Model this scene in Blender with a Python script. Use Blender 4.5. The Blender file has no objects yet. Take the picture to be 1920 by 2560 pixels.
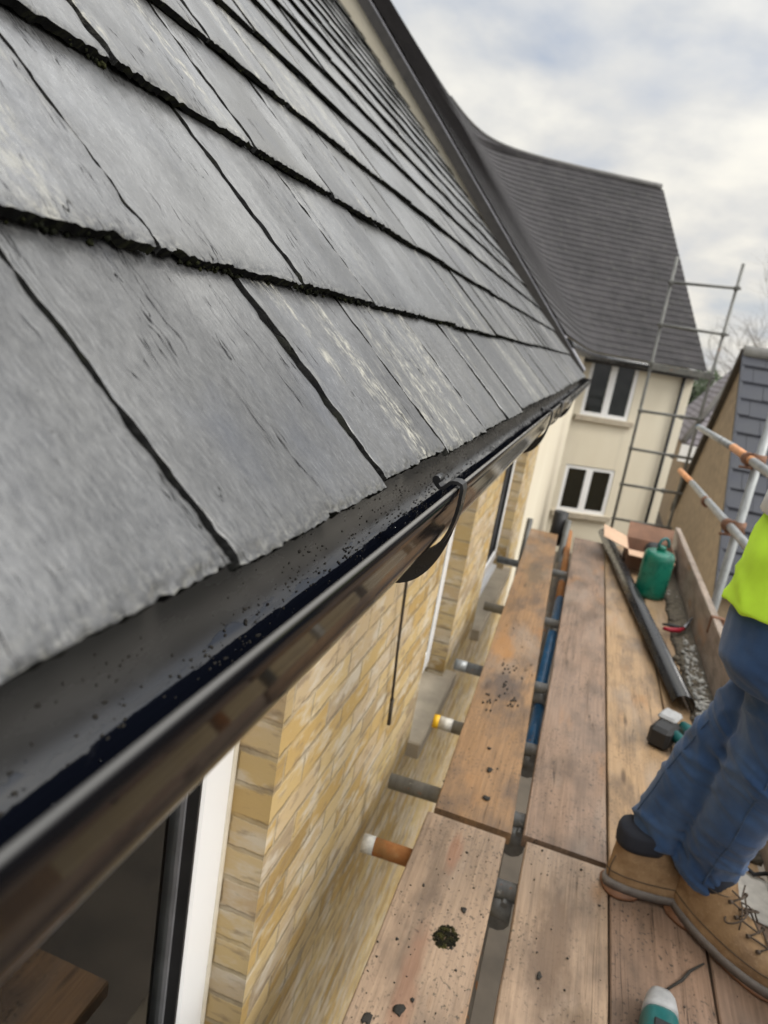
import bpy, math, random
import numpy as np
from mathutils import Vector, Matrix, noise as mn
random.seed(11)
rng = np.random.default_rng(5)
SC = bpy.context.scene
COL = SC.collection
R = math.radians
V = Vector

# ------------------------------------------------------------------ camera
cam_d = bpy.data.cameras.new('camera')
cam = bpy.data.objects.new('camera', cam_d); COL.objects.link(cam); SC.camera = cam
RX = V((0.93995742, 0.30003332, 0.16266547)); DN = V((0.22778169, -0.19656731, -0.95366493)); FW = V((-0.25415654, 0.93345664, -0.253107))
cam.matrix_world = Matrix((( RX.x, -DN.x, -FW.x, 0), (RX.y, -DN.y, -FW.y, 0), (RX.z, -DN.z, -FW.z, 0), (0, 0, 0, 1)))
cam_d.sensor_width = 36; cam_d.lens = 36 * 1751.5 / 2560
cam_d.clip_start = 0.02; cam_d.clip_end = 2000
cam_d.dof.use_dof = True; cam_d.dof.focus_distance = 0.80; cam_d.dof.aperture_fstop = 6.6

# ------------------------------------------------------------------ node helpers
class G:
    def __init__(s, nt): s.nt = nt
    def n(s, t, ins=None, **pr):
        nd = s.nt.nodes.new(t)
        for k, v in pr.items(): setattr(nd, k, v)
        for k, v in (ins or {}).items(): s.put(nd.inputs[k], v)
        return nd
    def put(s, sock, v):
        if hasattr(v, 'is_output'): s.nt.links.new(v, sock)
        else:
            if sock.type in ('RGBA',) and isinstance(v, (tuple, list)) and len(v) == 3: v = (*v, 1)
            sock.default_value = v
    def m(s, op, a, b=0.0, c=0.0, clamp=False):
        nd = s.n('ShaderNodeMath', operation=op, use_clamp=clamp)
        s.put(nd.inputs[0], a); s.put(nd.inputs[1], b); s.put(nd.inputs[2], c); return nd.outputs[0]
    def vm(s, op, a, b=(0, 0, 0)):
        nd = s.n('ShaderNodeVectorMath', operation=op); s.put(nd.inputs[0], a); s.put(nd.inputs[1], b)
        return nd.outputs['Value'] if op in ('DOT_PRODUCT', 'LENGTH') else nd.outputs[0]
    def mix(s, f, a, b, mode='MIX'):
        nd = s.n('ShaderNodeMix', data_type='RGBA', blend_type=mode)
        s.put(nd.inputs[0], f); s.put(nd.inputs[6], a); s.put(nd.inputs[7], b); return nd.outputs[2]
    def noise(s, vec, scale=5, detail=4, rough=.55, dist=0.0, dims='3D'):
        nd = s.n('ShaderNodeTexNoise', {'Vector': vec, 'Scale': scale, 'Detail': detail, 'Roughness': rough, 'Distortion': dist}, noise_dimensions=dims)
        return nd.outputs[0]
    def scale(s, vec, xyz): return s.vm('MULTIPLY', vec, xyz)
    def ramp(s, f, stops, interp='LINEAR'):
        nd = s.n('ShaderNodeValToRGB', {'Fac': f}); cr = nd.color_ramp; cr.interpolation = interp
        while len(cr.elements) < len(stops): cr.elements.new(.5)
        for e, (p, c) in zip(cr.elements, stops):
            e.position = p; e.color = (*c, 1) if isinstance(c, tuple) else (c, c, c, 1)
        return nd.outputs[0]
    def mr(s, f, a, b, c=0.0, d=1.0):
        nd = s.n('ShaderNodeMapRange', {'Value': f, 'From Min': a, 'From Max': b, 'To Min': c, 'To Max': d}); return nd.outputs[0]
    def sep(s, v):
        nd = s.n('ShaderNodeSeparateXYZ', {0: v}); return nd.outputs
    def comb(s, x, y, z):
        nd = s.n('ShaderNodeCombineXYZ'); s.put(nd.inputs[0], x); s.put(nd.inputs[1], y); s.put(nd.inputs[2], z); return nd.outputs[0]
    def bump(s, h, strength=.3, dist=.01):
        return s.n('ShaderNodeBump', {'Height': h, 'Strength': strength, 'Distance': dist}).outputs[0]

def new_mat(name):
    m = bpy.data.materials.new(name); m.use_nodes = True
    g = G(m.node_tree); b = m.node_tree.nodes['Principled BSDF']
    g.b = b
    g.pos = g.n('ShaderNodeNewGeometry').outputs['Position']
    g.obj = g.n('ShaderNodeTexCoord').outputs['Object']
    return m, g
def setb(g, **k):
    for a, v in k.items():
        g.put(g.b.inputs[{'col': 'Base Color', 'rough': 'Roughness', 'metal': 'Metallic', 'nor': 'Normal', 'spec': 'Specular IOR Level', 'coat': 'Coat Weight', 'crough': 'Coat Roughness', 'trans': 'Transmission Weight', 'sheen': 'Sheen Weight', 'ior': 'IOR'}[a]], v)

# ------------------------------------------------------------------ sky, sun, exposure
SUN_EL, SUN_AZ = R(48), R(92)           # azimuth from +Y (north) clockwise to +X
sun_dir = V((math.cos(SUN_EL) * math.sin(SUN_AZ), math.cos(SUN_EL) * math.cos(SUN_AZ), math.sin(SUN_EL)))
W = bpy.data.worlds.new('World'); SC.world = W; W.use_nodes = True
g = G(W.node_tree); bg = W.node_tree.nodes['Background']
d = g.vm('NORMALIZE', g.n('ShaderNodeTexCoord').outputs['Generated'])
sky = g.n('ShaderNodeTexSky', sky_type='NISHITA', sun_disc=False, sun_elevation=SUN_EL, sun_rotation=SUN_AZ, air_density=1.0, dust_density=1.5)
skyc = g.mix(1.0, sky.outputs[0], (.105, .105, .105), 'MULTIPLY')
x, y, z = g.sep(d)
zz = g.m('MAXIMUM', z, 0.0)
den = g.m('ADD', zz, .34)
pv = g.comb(g.m('DIVIDE', x, den), g.m('DIVIDE', y, den), 0.0)
n1 = g.noise(pv, 1.7, 6, .50, .15)
n2 = g.noise(g.vm('ADD', pv, (7.3, 2.1, 0)), 3.9, 5, .5, .1)
shade = g.m('ADD', g.m('MULTIPLY', n1, .62), g.m('MULTIPLY', n2, .38))
cl = g.ramp(shade, [(.34, (.46, .53, .66)), (.42, (.60, .635, .69)), (.49, (.735, .74, .735)), (.56, (.90, .885, .83)), (.66, (1.03, 1.0, .90))])
warm = g.ramp(zz, [(0.0, (1.02, .985, .93)), (.35, (1, 1, 1))])
cl = g.mix(1.0, cl, warm, 'MULTIPLY')
# overcast dome: brighter towards the zenith and round the hidden sun
glow = g.m('POWER', g.m('MAXIMUM', g.vm('DOT_PRODUCT', d, tuple(sun_dir)), 0.0), 3.0)
lum = g.m('ADD', g.mr(zz, .40, .95, .92, 2.6), g.m('MULTIPLY', glow, 2.2))
cl = g.mix(1.0, cl, g.comb(lum, lum, lum), 'MULTIPLY')
cover = g.mr(n1, .30, .47, .62, 1.0)
g.put(bg.inputs[0], g.mix(cover, skyc, cl)); bg.inputs[1].default_value = 1.0
sd = bpy.data.lights.new('sun', 'SUN'); sd.energy = 1.5; sd.angle = R(14); sd.color = (1, .96, .9)
so = bpy.data.objects.new('sun', sd); COL.objects.link(so); so.rotation_euler = (-sun_dir).to_track_quat('-Z', 'Y').to_euler()
SC.view_settings.view_transform = 'Standard'; SC.view_settings.look = 'None'
SC.view_settings.exposure = 0.16; SC.view_settings.gamma = 1
SC.cycles.use_denoising = True
SC.cycles.denoising_prefilter = 'ACCURATE'
SC.cycles.max_bounces = 8
SC.cycles.sample_clamp_indirect = 6

# ------------------------------------------------------------------ materials
def simple(name, col, rough=.5, metal=0.0, var=.15, vscale=12, bump=0.0, bscale=60, spec=.5, rvar=.1):
    m, g = new_mat(name)
    n = g.noise(g.pos, vscale, 5, .6)
    lo = tuple(c * (1 - var) for c in col); hi = tuple(min(1, c * (1 + var)) for c in col)
    setb(g, col=g.mix(g.mr(n, .3, .7), lo, hi), rough=g.mr(n, .3, .7, max(0, rough - rvar), min(1, rough + rvar)), metal=metal, spec=spec)
    if bump: setb(g, nor=g.bump(g.noise(g.pos, bscale, 4, .6), bump, .004))
    return m

def slate_mat():
    m, g = new_mat('weathered_slate')
    uv = g.n('ShaderNodeUVMap', uv_map='UVMap').outputs[0]
    rnd = g.n('ShaderNodeAttribute', attribute_name='rnd').outputs['Fac']
    r2 = g.m('FRACT', g.m('MULTIPLY', rnd, 13.7)); r3 = g.m('FRACT', g.m('MULTIPLY', rnd, 41.3)); r4 = g.m('FRACT', g.m('MULTIPLY', rnd, 97.1))
    wob = g.noise(g.scale(uv, (14, 24, 1)), 1, 4)
    uvw = g.vm('ADD', uv, g.comb(g.m('MULTIPLY', g.m('SUBTRACT', wob, .5), .014), 0.0, 0.0))
    grain = g.noise(g.scale(uvw, (330, 85, 1)), 1, 5, .66)
    coarse = g.noise(g.scale(uvw, (90, 22, 1)), 1, 5, .66)
    fine = g.noise(g.scale(uv, (620, 380, 1)), 1, 3, .6)
    blot = g.noise(g.scale(uv, (11, 7, 1)), 1, 4, .55)
    cr = g.noise(g.scale(uvw, (50, 4.4, 1)), 1, 3, .55, .5)
    crack = g.m('SUBTRACT', 1.0, g.mr(g.m('ABSOLUTE', g.m('SUBTRACT', cr, .5)), .002, .0085))
    crmask = g.mr(g.noise(g.scale(uv, (15, 8, 1)), 1, 3), .51, .57)
    crack = g.m('MULTIPLY', crack, crmask, clamp=True)
    sp = g.noise(g.scale(uv, (210, 120, 1)), 1, 2, .5)
    speck = g.m('MULTIPLY', g.mr(sp, .685, .72), g.mr(blot, .42, .56), clamp=True)
    base = g.mix(r2, (.018, .0185, .021), (.056, .055, .052))
    base = g.mix(g.m('MULTIPLY', g.mr(grain, .40, .66), .60), base, (.098, .098, .097))
    base = g.mix(g.m('MULTIPLY', g.mr(coarse, .45, .75), .35), base, (.080, .079, .076))
    base = g.mix(g.m('MULTIPLY', g.mr(blot, .52, .74), g.m('MULTIPLY', r3, .5)), base, (.026, .032, .050))
    # pale lichen runs down some slates
    sx = g.sep(uv)
    off = g.m('ADD', g.m('MULTIPLY', rnd, 1.0), 0.0); rim = g.n('ShaderNodeAttribute', attribute_name='rim').outputs['Fac']
    band = g.noise(g.comb(g.m('MULTIPLY', g.sep(uvw)[0], 13.0), g.m('MULTIPLY', sx[1], 2.2), off), 1, 3, .6, .5)
    lf = g.noise(g.scale(uvw, (120, 46, 1)), 1, 5, .7)
    lich = g.m('MULTIPLY', g.mr(band, .52, .63), g.mr(lf, .46, .60), clamp=True)
    lich = g.m('MULTIPLY', lich, g.mr(r4, .15, .55), clamp=True)
    base = g.mix(g.m('MULTIPLY', lich, .8), base, (.36, .345, .29))
    edge = g.n('ShaderNodeAttribute', attribute_name='edge').outputs['Fac']
    fl = g.m('MULTIPLY', edge, g.mr(g.noise(g.scale(uv, (150, 150, 1)), 1, 4, .65), .47, .60), clamp=True)
    base = g.mix(g.m('MULTIPLY', fl, .26), base, (.30, .288, .245))
    dkl = g.m('MULTIPLY', edge, g.mr(g.noise(g.scale(g.vm('ADD', uv, (3, 5, 0)), (95, 240, 1)), 1, 3, .6), .52, .57), clamp=True)
    base = g.mix(g.m('MULTIPLY', dkl, .85), base, (.02, .02, .02))
    base = g.mix(g.m('MULTIPLY', crack, .9), base, (.010, .010, .011))
    base = g.mix(g.m('MULTIPLY', speck, .7), base, (.03, .03, .03))
    base = g.mix(rim, base, g.mix(g.mr(coarse, .50, .66), (.010, .010, .010), (.026, .027, .017)))
    rgh = g.m('ADD', g.m('MULTIPLY', g.mr(grain, .3, .7), .18), g.m('ADD', .25, g.m('MULTIPLY', r3, .14)))
    wet = g.mr(g.noise(g.scale(uv, (4.0, 2.2, 1)), 1, 4, .6), .50, .66)
    rgh = g.m('SUBTRACT', rgh, g.m('MULTIPLY', wet, .10))
    rgh = g.m('ADD', rgh, g.m('ADD', g.m('MULTIPLY', lich, .2), g.m('MULTIPLY', rim, .4)), clamp=True)
    h = g.m('ADD', g.m('MULTIPLY', grain, .5), g.m('MULTIPLY', fine, .16))
    h = g.m('ADD', h, g.m('MULTIPLY', coarse, .25))
    h = g.m('SUBTRACT', h, g.m('MULTIPLY', crack, .8))
    h = g.m('ADD', h, g.m('MULTIPLY', lich, .35))
    film = g.mr(g.noise(g.scale(uv, (5.0, 2.8, 1)), 1, 5, .62), .40, .60, .22, 1.0)
    film = g.m('MULTIPLY', film, g.m('SUBTRACT', 1.0, g.m('MAXIMUM', g.m('MULTIPLY', lich, .8), g.m('MAXIMUM', g.m('MAXIMUM', rim, edge), g.m('MAXIMUM', g.m('MULTIPLY', crack, 1.0), g.m('MULTIPLY', speck, .9))))), clamp=True)
    film = g.m('MULTIPLY', film, g.mr(g.m('ADD', g.m('MULTIPLY', grain, .75), g.m('MULTIPLY', coarse, .25)), .40, .58, .62, 1.0))
    setb(g, col=base, rough=rgh, nor=g.bump(h, .7, .0026), spec=g.m('MULTIPLY', g.m('SUBTRACT', 1.0, g.m('MAXIMUM', crack, rim)), .55), coat=g.m('MULTIPLY', film, .95), crough=g.m('ADD', .15, g.m('MULTIPLY', g.mr(grain, .3, .7), .16)))
    g.b.inputs['Coat IOR'].default_value = 1.85
    g.put(g.b.inputs['Coat Normal'], g.bump(h, .30, .0018))
    return m

def brick_mat():
    m, g = new_mat('buff_brick')
    px, py, pz = g.sep(g.pos)
    nx = g.m('ABSOLUTE', g.sep(g.n('ShaderNodeNewGeometry').outputs['Normal'])[0])
    sel = g.m('GREATER_THAN', nx, .5)
    u = g.m('ADD', g.m('MULTIPLY', py, sel), g.m('MULTIPLY', g.m('ADD', px, .06), g.m('SUBTRACT', 1.0, sel)))
    wob = g.noise(g.pos, 22, 3)
    v0 = g.m('DIVIDE', g.m('ADD', pz, g.m('MULTIPLY', g.m('SUBTRACT', wob, .5), .012)), .075)
    row = g.m('FLOOR', v0); fv = g.m('SUBTRACT', v0, row)
    uo = g.m('ADD', g.m('DIVIDE', g.m('ADD', u, g.m('MULTIPLY', g.m('SUBTRACT', wob, .5), .012)), .225), g.m('MULTIPLY', g.m('MODULO', g.m('ABSOLUTE', row), 2.0), .5))
    colr = g.m('FLOOR', uo); fu = g.m('SUBTRACT', uo, colr)
    ed = g.m('MULTIPLY', g.m('SUBTRACT', g.noise(g.pos, 90, 3), .5), .10)
    ev = g.m('MINIMUM', g.m('ADD', fv, ed), g.m('SUBTRACT', 1.12, g.m('ADD', fv, ed)))
    mort0 = g.m('MAXIMUM', g.m('SUBTRACT', 1.0, g.mr(ev, .11, .17)), g.m('SUBTRACT', 1.0, g.mr(g.m('ADD', fu, g.m('MULTIPLY', ed, .35)), .036, .056)), clamp=True)
    mort = g.m('MULTIPLY', mort0, g.mr(g.noise(g.scale(g.pos, (9, 9, 20)), 1, 3), .34, .56, .25, 1.0))
    idn = g.n('ShaderNodeTexWhiteNoise', {'Vector': g.comb(colr, row, 0.0)}, noise_dimensions='2D').outputs[0]
    bc = g.ramp(idn, [(0, (.30, .195, .075)), (.18, (.45, .30, .115)), (.38, (.50, .37, .185)), (.55, (.54, .42, .25)), (.70, (.46, .345, .22)), (.82, (.50, .41, .30)), (.93, (.30, .225, .15)), (1, (.55, .41, .19))])
    nz = g.noise(g.scale(g.pos, (20, 20, 34)), 1, 5, .65)
    bc = g.mix(g.m('MULTIPLY', g.mr(nz, .35, .72), .45), bc, (.50, .36, .15))
    grey = g.noise(g.scale(g.pos, (7, 7, 16)), 1, 4, .6)
    bc = g.mix(g.m('MULTIPLY', g.mr(grey, .51, .65), .75), bc, (.58, .52, .42))
    dk = g.noise(g.scale(g.vm('ADD', g.pos, (3, 1, 5)), (10, 10, 30)), 1, 4, .6)
    bc = g.mix(g.m('MULTIPLY', g.mr(dk, .56, .68), .7), bc, (.24, .18, .12))
    mc = g.mix(g.mr(g.noise(g.pos, 30, 3), .35, .65), (.25, .205, .135), (.37, .31, .215))
    c = g.mix(g.m('MULTIPLY', mort, .75), bc, mc)
    h = g.m('SUBTRACT', g.m('MULTIPLY', nz, .35), mort)
    setb(g, col=c, rough=.9, nor=g.bump(h, .6, .005), spec=.2)
    return m

def wood_mat(name, tint, dark=1.0, specks=.5, spots=()):
    m, g = new_mat(name)
    ob = g.n('ShaderNodeObjectInfo').outputs['Random']
    p = g.vm('ADD', g.pos, g.comb(g.m('MULTIPLY', ob, 13.0), g.m('MULTIPLY', ob, 31.0), 0.0))
    gr = g.noise(g.scale(p, (120, 4.5, 60)), 1, 6, .62, .25)
    gr2 = g.noise(g.scale(p, (30, 1.2, 30)), 1, 4, .6, .4)
    st = g.noise(g.scale(p, (9, 4, 9)), 1, 5, .6)
    st2 = g.noise(g.scale(p, (5, 1.5, 5)), 1, 4, .6, .6)
    a = tuple(c * .62 * dark for c in tint); b = tuple(min(1, c * 1.12 * dark) for c in tint)
    c = g.mix(g.mr(gr, .3, .7), a, b)
    c = g.mix(g.m('MULTIPLY', g.mr(gr2, .35, .7), .45), c, tuple(t * k * dark for t, k in zip(tint, (1.18, 1.15, 1.12))))
    c = g.mix(g.m('MULTIPLY', g.mr(st, .46, .66), .75), c, (.12 * dark, .085 * dark, .062 * dark))
    c = g.mix(g.m('MULTIPLY', g.mr(st2, .54, .72), .5), c, (.33 * dark, .265 * dark, .21 * dark))
    rust = g.noise(g.scale(g.vm('ADD', p, (4, 9, 2)), (8, 2.5, 8)), 1, 3, .5)
    c = g.mix(g.m('MULTIPLY', g.mr(rust, .62, .74), .55), c, (.33, .155, .05))
    sp = g.noise(g.scale(p, (120, 95, 120)), 1, 4, .6, .3)
    spk = g.m('MULTIPLY', g.mr(sp, .575, .63), g.mr(g.noise(p, 6, 3), .38, .55), clamp=True)
    c = g.mix(g.m('MULTIPLY', spk, specks * 1.4, clamp=True), c, (.03, .028, .024))
    wt = g.noise(g.scale(g.vm('ADD', p, (9, 2, 7)), (7, 1.6, 7)), 1, 3, .5)
    rgh = g.mr(wt, .36, .60, .74, .28)
    h = g.m('ADD', gr, g.m('MULTIPLY', gr2, .5))
    for (sx_, sy_, rx_, ry_, sc_, sa_) in spots:
        dv_ = g.vm('MULTIPLY', g.vm('SUBTRACT', g.pos, (sx_, sy_, -1.3)), (1 / rx_, 1 / ry_, 0.0))
        mk = g.m('ADD', g.vm('LENGTH', dv_), g.m('MULTIPLY', g.m('SUBTRACT', g.noise(g.scale(p, (22, 9, 22)), 1, 5, .65), .5), 1.6))
        c = g.mix(g.m('MULTIPLY', g.mr(mk, 1.0, .45), sa_), c, sc_)
    kn = g.n('ShaderNodeTexVoronoi', {'Vector': g.scale(p, (9, 1.6, 9)), 'Scale': 1.0, 'Randomness': 1.0}).outputs['Distance']
    c = g.mix(g.m('MULTIPLY', g.m('SUBTRACT', 1.0, g.mr(kn, .04, .10)), .75), c, (.06, .036, .022))
    sl_ = g.noise(g.scale(p, (55, .9, 55)), 1, 2, .5, .3)
    split = g.m('MULTIPLY', g.m('SUBTRACT', 1.0, g.mr(g.m('ABSOLUTE', g.m('SUBTRACT', sl_, .5)), .0, .010)), g.mr(g.noise(g.scale(p, (6, 1.2, 6)), 1, 2), .48, .56), clamp=True)
    c = g.mix(g.m('MULTIPLY', split, .8), c, (.02, .015, .012))
    h = g.m('SUBTRACT', h, split)
    setb(g, col=c, rough=rgh, nor=g.bump(h, .4, .004), spec=.35)
    return m

def tube_mat(name, col, metal=.55, rough=.45, rust=0.0):
    m, g = new_mat(name)
    n = g.noise(g.scale(g.pos, (30, 9, 9)), 1, 5, .65)
    c = g.mix(g.mr(n, .35, .65), tuple(k * .72 for k in col), tuple(min(1, k * 1.2) for k in col))
    rr = g.noise(g.vm('ADD', g.pos, (3, 8, 1)), 16, 5, .7)
    rm = g.mr(rr, .66 - .34 * rust, .74 - .30 * rust)
    c = g.mix(rm, c, g.mix(g.noise(g.pos, 60, 3), (.20, .07, .022), (.46, .20, .06)))
    mt = g.m('MULTIPLY', g.m('SUBTRACT', 1.0, rm), metal)
    cr = g.noise(g.vm('ADD', g.pos, (1, 5, 9)), 26, 4, .7)
    cm = g.mr(cr, .64, .70)
    c = g.mix(g.m('MULTIPLY', cm, .7), c, (.5, .48, .44))
    setb(g, col=c, metal=g.m('MULTIPLY', mt, g.m('SUBTRACT', 1.0, cm)), rough=g.m('ADD', rough, g.m('MULTIPLY', rm, .35)), nor=g.bump(g.m('ADD', rr, cm), .25, .004))
    return m

def gutter_mat():
    m, g = new_mat('black_pvc_gutter')
    px, py, pz = g.sep(g.pos)
    up = g.sep(g.n('ShaderNodeNewGeometry').outputs['Normal'])[2]
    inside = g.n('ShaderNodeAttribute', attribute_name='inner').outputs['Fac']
    wv = g.noise(g.scale(g.pos, (60, 22, 60)), 1, 6, .62, .2)
    edge = g.m('ADD', px, g.m('ADD', g.m('MULTIPLY', g.m('SUBTRACT', wv, .5), .040), g.m('MULTIPLY', g.m('SUBTRACT', g.noise(g.comb(0.0, py, 0.0), 3.5, 2), .5), .02)))
    wet = g.m('MULTIPLY', g.mr(edge, -.2125, -.2115), g.m('SUBTRACT', 1.0, g.m('GREATER_THAN', px, -.1335)))
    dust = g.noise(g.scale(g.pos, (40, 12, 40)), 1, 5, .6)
    back = g.m('MAXIMUM', g.mr(px, -.212, -.234), g.m('GREATER_THAN', px, -.1335))  # lip bead shares the pale dust tone, painting its highlight line
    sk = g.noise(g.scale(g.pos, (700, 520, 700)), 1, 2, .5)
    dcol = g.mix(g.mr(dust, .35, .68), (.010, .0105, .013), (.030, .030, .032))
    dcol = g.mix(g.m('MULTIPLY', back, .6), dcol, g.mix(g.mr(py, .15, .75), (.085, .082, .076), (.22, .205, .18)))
    wcol = (.004, .005, .009)
    ic = g.mix(wet, dcol, wcol)
    c = g.mix(inside, (.005, .005, .006), ic)
    irg = g.m('ADD', g.m('MULTIPLY', g.m('SUBTRACT', 1.0, wet), g.mr(dust, .3, .7, .20, .32)), g.m('MULTIPLY', wet, .045))
    scr = g.noise(g.scale(g.pos, (300, 6, 300)), 1, 4, .6)
    org = g.mr(scr, .35, .75, .07, .13)
    rg = g.m('ADD', g.m('MULTIPLY', inside, irg), g.m('MULTIPLY', g.m('SUBTRACT', 1.0, inside), org))
    drip = g.m('ADD', g.m('MULTIPLY', sk, .12), g.m('MULTIPLY', g.m('SUBTRACT', 1.0, wet), .4))
    hh = g.m('ADD', g.m('MULTIPLY', g.m('MULTIPLY', drip, inside), .18), g.m('MULTIPLY', g.noise(g.scale(g.pos, (30, 3, 30)), 1, 2), .18))
    setb(g, col=c, rough=rg, spec=g.m('ADD', .022, g.m('MULTIPLY', inside, .47)), nor=g.bump(hh, .22, .002))
    return m

def tile_mat(name, lo, hi, gauge=.1336, w=.25):
    m, g = new_mat(name)
    px, py, pz = g.sep(g.pos)
    n = g.noise(g.pos, 1.3, 5, .6); n2 = g.noise(g.pos, 9, 4, .6)
    row = g.m('FLOOR', g.m('DIVIDE', pz, gauge))
    u = g.m('FLOOR', g.m('ADD', g.m('DIVIDE', g.m('ADD', px, g.m('MULTIPLY', py, .9)), w), g.m('MULTIPLY', row, .37)))
    idn = g.n('ShaderNodeTexWhiteNoise', {'Vector': g.comb(u, row, 0.0)}, noise_dimensions='2D').outputs[0]
    c = g.mix(g.mr(n, .3, .7), lo, hi)
    c = g.mix(g.m('MULTIPLY', idn, .40), c, tuple(k * 1.5 for k in hi))
    c = g.mix(g.m('MULTIPLY', g.mr(n2, .55, .75), .35), c, (.09, .09, .07))
    mo = g.noise(g.scale(g.vm('ADD', g.pos, (5, 3, 2)), (.8, .8, .5)), 1, 4, .6)
    c = g.mix(g.m('MULTIPLY', g.mr(mo, .57, .72), .7), c, tuple(k * .5 for k in lo))
    setb(g, col=c, rough=.75, nor=g.bump(n2, .3, .01), spec=.25)
    return m

def render_mat():
    m, g = new_mat('cream_render')
    n = g.noise(g.scale(g.pos, (1.2, 1.2, .5)), 1, 5, .6); f = g.noise(g.pos, 60, 4, .6)
    c = g.mix(g.mr(n, .3, .7), (.64, .575, .45), (.70, .64, .515))
    s = g.noise(g.scale(g.pos, (6, 6, .5)), 1, 4, .6)
    c = g.mix(g.m('MULTIPLY', g.mr(s, .58, .75), .25), c, (.45, .41, .33))
    setb(g, col=c, rough=.92, nor=g.bump(f, .35, .005), spec=.2)
    return m

def denim_mat():
    m, g = new_mat('blue_denim')
    n = g.noise(g.pos, 9, 5, .6); t = g.noise(g.scale(g.pos, (900, 900, 300)), 1, 2)
    w = g.noise(g.scale(g.vm('ADD', g.pos, (2, 6, 1)), (10, 10, 5)), 1, 3, .55)
    c = g.mix(g.mr(n, .3, .7), (.015, .043, .115), (.037, .085, .19))
    c = g.mix(g.m('MULTIPLY', g.mr(w, .54, .72), .4), c, (.10, .155, .25))
    c = g.mix(g.m('MULTIPLY', t, .2), c, (.08, .12, .19))
    setb(g, col=c, rough=.85, nor=g.bump(g.m('ADD', t, g.m('MULTIPLY', g.noise(g.scale(g.pos, (50, 50, 90)), 1, 3), .8)), .3, .003), spec=.2, sheen=.2)
    return m

def boot_mat():
    m, g = new_mat('tan_nubuck')
    n = g.noise(g.pos, 22, 5, .65); n2 = g.noise(g.pos, 140, 4, .6); d2 = g.noise(g.vm('ADD', g.pos, (4, 4, 4)), 14, 4, .6)
    c = g.mix(g.mr(n, .3, .7), (.21, .125, .062), (.33, .215, .115))
    c = g.mix(g.m('MULTIPLY', g.mr(d2, .52, .72), .6), c, (.16, .10, .06))
    c = g.mix(g.m('MULTIPLY', g.mr(n2, .55, .75), .25), c, (.5, .38, .24))
    setb(g, col=c, rough=.85, nor=g.bump(g.m('ADD', n2, g.m('MULTIPLY', n, 1.2)), .35, .004), spec=.25)
    return m

def moss_mat(name='moss', a=(.008, .009, .005), b=(.036, .038, .014)):
    m, g = new_mat(name)
    n = g.noise(g.pos, 55, 4, .6); f = g.noise(g.pos, 420, 3, .6)
    c = g.mix(g.mr(n, .48, .72), a, b)
    setb(g, col=c, rough=.95, nor=g.bump(f, .9, .004), spec=.1)
    return m

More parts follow.
